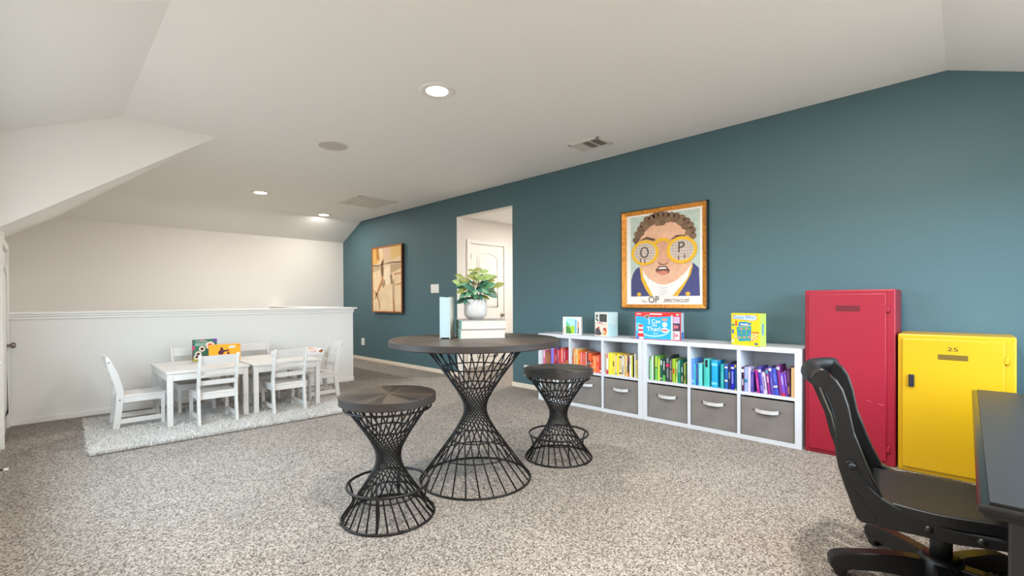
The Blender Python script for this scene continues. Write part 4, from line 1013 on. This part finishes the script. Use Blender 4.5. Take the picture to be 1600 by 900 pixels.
mb.disc((w * .76, yy - .0004, h * .2), w * .15, h * .14, cm(226, 150, 40), 16); mb.disc((w * .76, yy - .0006, h * .28), w * .12, h * .08, cm(206, 50, 40), 14); mb.disc((w * .72, yy - .0008, h * .2), w * .06, h * .07, cm(236, 226, 210), 12)
mb.build('cover_print', t)
mb = MB()
pb1, pb2 = cm(186, 222, 228), cm(206, 230, 234)
mb.poly([(w + .0008, 0.003, 0.003), (w + .0008, 0.132, 0.003), (w + .0008, 0.132, h - .003), (w + .0008, 0.003, h - .003)], pb1)
mb.poly([(w + .0012, 0.006, h * .55), (w + .0012, 0.1, h * .45), (w + .0012, 0.125, h * .95), (w + .0012, 0.006, h * .95)], pb2)
mb.build('side_print', t)

t, w = face_box('board_game', 'blue and red board game box titled I Can Do That on the shelves', 'game', (4.041, 2.301), (4.093, 1.865), 0.085, 0.26)
h = 0.26
mb = MB(); mb.box(0, w, 0, 0.085, 0, h, cm(214, 60, 70), 0.0015); mb.build('carton', t)
mb = MB(); yy = -0.0006
blue, red, wh = cm(26, 166, 224), cm(232, 40, 36), cm(244, 242, 242)
mb.rect(w * .015, w * .80, 0.006, h * .86, yy, blue); mb.rect(0.002, w * .985, h * .86, h * .985, yy, red)
mb.flat([(w * .02, h * .86), (w * .80, h * .86), (w * .5, h * .83), (w * .25, h * .83)], yy - .0003, red)
mb.flat([(w * .02, h * .3), (w * .16, h * .36), (w * .2, h * .5), (w * .1, h * .62), (w * .02, h * .6)], yy - .0003, cm(110, 200, 232))
# broad pale swirl and stripes
arc = [(w * (.42 + .36 * math.cos(a * PI / 16)), h * (.40 - .30 * math.sin(a * PI / 16))) for a in range(17)]
arc2 = [(w * (.42 + .33 * math.cos(a * PI / 16)), h * (.40 - .24 * math.sin(a * PI / 16))) for a in range(16, -1, -1)]
mb.flat(arc + arc2, yy - .0003, cm(160, 216, 238))
mb.rect(w * .06, w * .20, h * .05, h * .22, yy - .0005, red); mb.rect(w * .08, w * .18, h * .22, h * .30, yy - .0005, wh); mb.rect(w * .08, w * .18, h * .30, h * .38, yy - .0005, red); mb.rect(w * .08, w * .18, h * .38, h * .46, yy - .0005, wh); mb.rect(w * .08, w * .18, h * .46, h * .54, yy - .0005, red)
mb.disc((w * .66, yy - .0004, h * .56), w * .055, h * .09, wh, 16); mb.disc((w * .66, yy - .0004, h * .36), w * .075, h * .09, wh, 16); mb.rect(w * .60, w * .72, h * .33, h * .38, yy - .0006, red); mb.disc((w * .66, yy - .0004, h * .74), w * .065, h * .05, cm(226, 150, 130), 14)
mb.disc((w * .27, yy - .0006, h * .83), w * .055, h * .08, cm(170, 170, 150), 18); mb.disc((w * .27, yy - .0008, h * .83), w * .035, h * .05, cm(90, 88, 80), 14)
mb.text('I', w * .32, yy - .0008, h * .65, h * .30, wh); mb.text('Can', w * .47, yy - .0008, h * .67, h * .20, wh, sx=1.05); mb.text('Do', w * .44, yy - .0008, h * .53, h * .15, wh); mb.text('That!', w * .42, yy - .0008, h * .385, h * .225, wh, sx=1.1)
mb.text('Game', w * .46, yy - .0008, h * .235, h * .08, wh)
mb.rect(w * .33, w * .60, h * .915, h * .955, yy - .0005, wh); mb.rect(w * .04, w * .14, h * .92, h * .95, yy - .0005, wh); mb.disc((w * .93, yy - .0005, h * .92), w * .03, h * .03, cm(150, 220, 220), 12)
mb.rect(w * .80, w * .83, 0.006, h * .9, yy - .0003, wh); mb.rect(w * .83, w * .985, 0.006, h * .86, yy - .0002, cm(60, 36, 66))
for k, (za, zb, c1, c2) in enumerate(((.62, .85, (190, 176, 216), (226, 160, 180)), (.38, .60, (70, 40, 70), (206, 110, 120)), (.03, .34, (226, 214, 216), (196, 120, 130)))):
    mb.rect(w * .84, w * .975, h * za, h * zb, yy - .0005, cm(*c1)); mb.disc((w * .915, yy - .0008, h * (za + zb) / 2), w * .035, h * .06, cm(*c2), 12); mb.rect(w * .85, w * .88, h * (za + .03), h * (zb - .03), yy - .0008, cm(*c2))
mb.rect(w * .03, w * .1, h * .03, h * .09, yy - .0009, cm(30, 110, 190)); mb.rect(w * .1, w * .19, h * .01, h * .09, yy - .0010, wh)
mb.poly([(w + .0008, 0.004, 0.004), (w + .0008, 0.082, 0.004), (w + .0008, 0.082, h - .004), (w + .0008, 0.004, h - .004)], cm(196, 216, 226)); mb.poly([(w + .0012, 0.012, 0.01), (w + .0012, 0.07, 0.01), (w + .0012, 0.07, h * .3), (w + .0012, 0.012, h * .3)], cm(40, 110, 190))
mb.build('box_print', t)

t, w = face_box('board_game', 'yellow square board game box titled Guess Who on the shelves', 'game', (4.072, 1.417), (4.000, 1.176), 0.085, 0.262)
h = 0.264
mb = MB(); mb.box(0, w, 0, 0.085, 0, h, cm(222, 208, 22), 0.0015); mb.build('carton', t)
mb = MB(); yy = -0.0006
red, blue, wh = cm(222, 84, 40), cm(40, 110, 190), cm(236, 236, 232)
mb.flat([(w * .05, h * .82), (w * .08, h * .94), (w * .5, h * .95), (w * .92, h * .95), (w * .93, h * .82), (w * .78, h * .76), (w * .3, h * .80)], yy, cm(230, 130, 50)); 
mb.flat([(w * .065, h * .83), (w * .09, h * .93), (w * .5, h * .94), (w * .9, h * .94), (w * .91, h * .83), (w * .78, h * .775), (w * .3, h * .81)], yy - .0002, cm(200, 222, 236))
mb.text('Guess Who?', w * .48, yy - .0006, h * .875, h * .145, blue, sx=1.0)
mb.flat([(w * .24, h * .2), (w * .30, h * .12), (w * .70, h * .17), (w * .72, h * .62), (w * .20, h * .56)], yy - .0003, cm(36, 150, 178)); mb.flat([(w * .26, h * .58), (w * .68, h * .64), (w * .74, h * .7), (w * .5, h * .74), (w * .28, h * .72)], yy - .0003, cm(44, 130, 190)); mb.rect(w * .34, w * .62, h * .63, h * .68, yy - .0006, cm(196, 206, 214))
for r_ in range(3):
    for c_ in range(5):
        x = w * (.29 + c_ * .085 + r_ * .006); z = h * (.50 - r_ * .13 + c_ * .008)
        mb.rect(x - w * .028, x + w * .028, z - h * .04, z + h * .04, yy - .0006, cm(*(((120, 176, 50), (120, 176, 50), (226, 150, 110), (90, 130, 190))[(r_ * 3 + c_ * 2) % 4])))
mb.flat([(w * .70, h * .44), (w * .97, h * .44), (w * .98, h * .39), (w * .70, h * .40)], yy - .0005, cm(206, 110, 50)); mb.flat([(w * .73, h * .40), (w * .97, h * .39), (w * .92, h * .22), (w * .70, h * .11)], yy - .0005, cm(240, 210, 120))
for p in ((.8, .33), (.9, .3), (.83, .24), (.76, .18)): mb.disc((w * p[0], yy - .0008, h * p[1]), w * .022, h * .02, cm(206, 70, 40), 10)
mb.rect(w * .15, w * .22, h * .6, h * .76, yy - .0004, cm(226, 90, 50)); mb.rect(w * .02, w * .13, h * .6, h * .66, yy - .0004, cm(90, 150, 120)); mb.rect(w * .03, w * .1, h * .36, h * .48, yy - .0004, cm(60, 100, 180)); mb.rect(w * .1, w * .2, h * .2, h * .3, yy - .0004, cm(240, 200, 120))
mb.disc((w * .89, yy - .0004, h * .075), w * .065, h * .028, cm(50, 90, 170), 14); mb.rect(w * .02, w * .1, h * .07, h * .16, yy - .0004, cm(230, 220, 210)); mb.rect(w * .64, w * .73, h * .13, h * .15, yy - .0004, cm(110, 90, 30))
mb.poly([(w + .0008, 0.004, 0.004), (w + .0008, 0.082, 0.004), (w + .0008, 0.082, h - .004), (w + .0008, 0.004, h - .004)], cm(190, 214, 100)); mb.poly([(w + .0012, 0.03, h * .35), (w + .0012, 0.05, h * .35), (w + .0012, 0.05, h * .68), (w + .0012, 0.03, h * .68)], cm(90, 140, 200))
mb.build('box_print', t)

# ------------------------------------------------------------------ lockers
def locker(name_label, yl, yr, h, m, x0, x1, vent, num, handle, hinge_z):
    t = thing('locker', name_label, 'locker', (x0, yl, 0), RW, 'metal lockers by the teal wall')
    w = yl - yr
    bx('cabinet', t, 0, w, 0.014, x1 - x0, 0, h, m, 0.008)
    dr = bx('door', t, 0.022, w - 0.048, 0.0, 0.016, 0.03, h - 0.028, m, 0.006)
    vx0, vx1, vz0, vz1 = vent
    s0 = None
    for k in range(5):
        z = vz0 + (vz1 - vz0) * (k + 0.5) / 5
        if s0 is None: s0 = MB().box(0, vx1 - vx0, -0.0012, 0.001, -0.0021, 0.0021, M_DARK).build('vent_slot', dr, (vx0, 0, z))
        else: share(s0, dr, (vx0, 0, z))
    for z in hinge_z:
        hb = MB(); hb.tube([(w - 0.036, 0.004, z - 0.026), (w - 0.036, 0.004, z + 0.026)], 0.006, m, 8); hb.box(w - 0.05, w - 0.034, -0.002, 0.004, z - 0.02, z + 0.02, m, 0.001)
        hb.build('hinge', t)
    if handle:
        bx('latch', dr, handle[0], handle[1], -0.018, -0.001, handle[2], handle[3], M_NAVYPLASTIC, 0.003)
    if num:
        MB().text(num, (vx0 + vx1) / 2, -0.0009, vz1 + 0.033, 0.034, M_DARK, sx=1.6).build('number', dr)
    return t
red = locker('tall crimson red metal locker beside the cube shelves', 0.871, 0.342, 1.207, M_RED, 4.018, 4.39, (0.195, 0.335, 1.052, 1.094), None, None, (1.072, 0.115))
for z, xa in ((0.434, 0.37), (0.420, 0.435)):
    MB().prism([(xa, -0.0006, z), (xa + 0.032, -0.0006, z - 0.007), (xa + 0.032, -0.0006, z - 0.0055), (xa, -0.0006, z + 0.0015)], (0, 0.0008, 0), cm(226, 140, 150)).build('scratch', red)
locker('short bright yellow metal locker numbered 25 beside the red locker', 0.330, -0.209, 0.908, M_YEL, 4.0, 4.37, (0.197, 0.335, 0.752, 0.786), '25', (0.056, 0.084, 0.565, 0.645), (0.768, 0.12))

# ------------------------------------------------------------------ desk (foreground right)
t = thing('desk', 'charcoal desk with black moulded edge in the right foreground', 'desk', (0, 0, 0))
DX0, DX1, DY1, DY0, DZ = 1.612, 3.62, -0.018, -0.70, 0.64
bx('desk_top', t, DX0 + 0.022, DX1 - 0.022, DY0 + 0.022, DY1 - 0.022, DZ - 0.02, DZ, M_DESK, 0.001)
def rim(name, o, z0, z1, bev):
    mb = MB()
    mb.box(DX0 + o, DX1 - o, DY0 + o, DY1 - o, z0, z1, M_DESKEDGE, bev); return mb.build(name, t)
rim('edge_moulding', 0.0, DZ - 0.028, DZ - 0.006, 0.007)
rim('edge_moulding', 0.010, DZ - 0.040, DZ - 0.026, 0.004)
for xa in (1.685, 3.47):
    bx('side_panel', t, xa, xa + 0.065, DY0 + 0.05, DY1 - 0.058, 0.0, DZ - 0.038, M_DESKSIDE, 0.004)
bx('modesty_panel', t, 1.75, 3.47, DY0 + 0.06, DY0 + 0.08, 0.22, DZ - 0.038, M_DESKSIDE)

# ------------------------------------------------------------------ swivel chair. local: +y forward, near side frame at x=0, far at x=-0.45
PHI = 0.11
t = thing('swivel_chair', 'black wooden swivel desk chair with curved slatted back', 'chair', (2.2, 0.33, 0), PI + PHI)
PO = [(-0.088, 0.784), (-0.103, 0.788), (-0.12, 0.801), (-0.127, 0.821), (-0.12, 0.84), (-0.105, 0.852), (-0.073, 0.847), (-0.039, 0.82), (-0.017, 0.782), (0.001, 0.719), (0.011, 0.661), (0.019, 0.618), (0.037, 0.566), (0.053, 0.515), (0.072, 0.463), (0.116, 0.365), (0.091, 0.283), (0.043, 0.279), (0.025, 0.293), (0.013, 0.33), (-0.011, 0.401), (-0.033, 0.479), (-0.042, 0.536), (-0.044, 0.612), (-0.044, 0.672), (-0.052, 0.712), (-0.071, 0.76)]
RA = [(-0.011, 0.502), (-0.006, 0.512), (0.005, 0.516), (0.02, 0.508), (0.038, 0.463), (0.064, 0.425), (0.102, 0.391), (0.151, 0.366), (0.207, 0.346), (0.275, 0.334), (0.315, 0.332), (0.378, 0.332), (0.46, 0.334), (0.47, 0.325), (0.47, 0.305), (0.43, 0.297), (0.356, 0.288), (0.289, 0.280), (0.206, 0.283), (0.147, 0.281), (0.087, 0.281), (0.086, 0.325), (0.053, 0.36), (0.019, 0.409), (-0.001, 0.454)]
for xo in (-0.036, -0.486):
    MB().prism([(xo, y, z) for y, z in PO], (0.036, 0, 0), M_BLKWOOD, 0.006).build('back_post', t)
for xo, wd in ((-0.03, 0.042), (-0.492, 0.042)):
    MB().prism([(xo, y, z) for y, z in RA], (wd, 0, 0), M_BLKWOOD, 0.006).build('side_rail', t)
for y, z in ((0.012, 0.492), (0.232, 0.315), (0.368, 0.312)):
    MB().lathe([(0.014, 0.0), (0.013, 0.005), (0.008, 0.009), (0, 0.010)], M_BLKWOOD, 16, c=(0.012, y, z), axis='X').build('bolt', t)
# crest rail sweeping back between the posts
mb = MB(); sec = 12; rings = []
for k in range(13):
    f = k / 12; x = -0.49 + 0.495 * f; b = 1 - (2 * f - 1) ** 2
    cy, cz = -0.088 - 0.062 * b, 0.822 + 0.012 * b
    rings.append([mb.bm.verts.new((x, cy + 0.030 * math.cos(a) * 1.0 + 0.012 * math.sin(a), cz + 0.036 * math.sin(a) - 0.004 * math.cos(a))) for a in [2 * PI * q / sec for q in range(sec)]])
for a, b in zip(rings, rings[1:]):
    for q in range(sec): mb.face((a[q], a[(q + 1) % sec], b[(q + 1) % sec], b[q]), M_BLKWOOD, True)
mb.face(rings[0][::-1], M_BLKWOOD); mb.face(rings[-1], M_BLKWOOD)
mb.build('crest_rail', t)
for k in range(5):
    f = (k + 1) / 6; x = -0.468 + 0.45 * f; b = 1 - (2 * f - 1) ** 2
    path = [(-0.082 - 0.060 * b, 0.80), (-0.066 - 0.052 * b, 0.74), (-0.040 - 0.046 * b, 0.66), (-0.028 - 0.04 * b, 0.58), (-0.008 - 0.034 * b, 0.50), (0.03 - 0.026 * b, 0.42), (0.075 - 0.01 * b, 0.352)]
    mb = MB(); q0 = None; w2 = 0.026
    for (y, z) in path:
        q = [mb.bm.verts.new(p) for p in ((x - w2, y - 0.006, z), (x + w2, y - 0.006, z), (x + w2, y + 0.006, z), (x - w2, y + 0.006, z))]
        if q0:
            for i in range(4): mb.face((q0[i], q0[(i + 1) % 4], q[(i + 1) % 4], q[i]), M_BLKWOOD)
        else: mb.face(q, M_BLKWOOD)
        q0 = q
    mb.face(q0[::-1], M_BLKWOOD); mb.build('back_slat', t, recalc=True)
# dished seat
mb = MB(); nx, ny = 14, 16; g_ = []
for j in range(ny + 1):
    fy = j / ny; y = 0.075 + 0.41 * fy; row = []
    for i in range(nx + 1):
        fx = i / nx * 2 - 1
        wdt = 0.205 + 0.035 * math.sin(PI * min(1, fy * 1.1)) if fy < 0.9 else 0.215
        rr_ = min(1.0, math.sqrt((fx) ** 2 * 0.9 + ((fy - 0.45) * 1.9) ** 2))
        z = 0.362 + 0.012 * rr_ ** 2 - 0.010 * max(0, fy - 0.8) * 5 * 0.6
        row.append((-0.227 + fx * wdt, y, z))
    g_.append(row)
top = [[mb.bm.verts.new(p) for p in r_] for r_ in g_]; bot = [[mb.bm.verts.new((p[0], p[1], 0.336)) for p in r_] for r_ in g_]
for j in range(ny):
    for i in range(nx):
        mb.face((top[j][i], top[j][i + 1], top[j + 1][i + 1], top[j + 1][i]), M_SEATWOOD, True); mb.face((bot[j][i], bot[j + 1][i], bot[j + 1][i + 1], bot[j][i + 1]), M_SEATWOOD)
for j in range(ny):
    mb.face((top[j][0], top[j + 1][0], bot[j + 1][0], bot[j][0]), M_SEATWOOD); mb.face((top[j + 1][nx], top[j][nx], bot[j][nx], bot[j + 1][nx]), M_SEATWOOD)
for i in range(nx):
    mb.face((top[0][i + 1], top[0][i], bot[0][i], bot[0][i + 1]), M_SEATWOOD); mb.face((top[ny][i], top[ny][i + 1], bot[ny][i + 1], bot[ny][i]), M_SEATWOOD)
mb.build('seat', t, recalc=True)
HX, HY = -0.225, 0.285
bx('swivel_plate', t, HX - 0.10, HX + 0.10, HY - 0.12, HY + 0.12, 0.300, 0.336, M_BLKWOOD, 0.006)
MB().lathe([(0, 0.10), (0.034, 0.10), (0.034, 0.24), (0.030, 0.245), (0.030, 0.30), (0, 0.30)], M_BLKWOOD, 24, c=(HX, HY, 0)).build('column', t)
MB().lathe([(0, 0.035), (0.062, 0.035), (0.068, 0.05), (0.068, 0.125), (0.058, 0.138), (0.036, 0.14)], M_BLKWOOD, 28, c=(HX, HY, 0)).build('hub', t)
rotw = PI + PHI
for k in range(5):
    aw = R(115) + k * R(-72)
    al = aw - rotw
    Lg = 0.375
    prof = [(0.03, 0.040), (0.03, 0.120), (0.12, 0.122), (0.24, 0.112), (0.33, 0.098), (0.362, 0.088), (0.376, 0.066), (0.374, 0.036), (0.356, 0.026), (0.33, 0.026), (0.30, 0.036), (0.2, 0.046), (0.1, 0.040)]
    lg = MB().prism([(x, -0.028, z) for x, z in prof], (0, 0.056, 0), M_BLKWOOD, 0.006).build('base_leg', t, (HX, HY, 0), (0, 0, al))
    cs = MB()
    for s_ in (-1, 1):
        cs.lathe([(0, -0.009), (0.02, -0.009), (0.024, -0.005), (0.024, 0.005), (0.02, 0.009), (0, 0.009)], M_BLACK, 18, c=(0.338, s_ * 0.014, 0.0245), axis='Y')
    cs.box(0.332, 0.358, -0.004, 0.004, 0.02, 0.055, M_BLACK)
    cs.build('caster', lg)

bpy.context.view_layer.update()
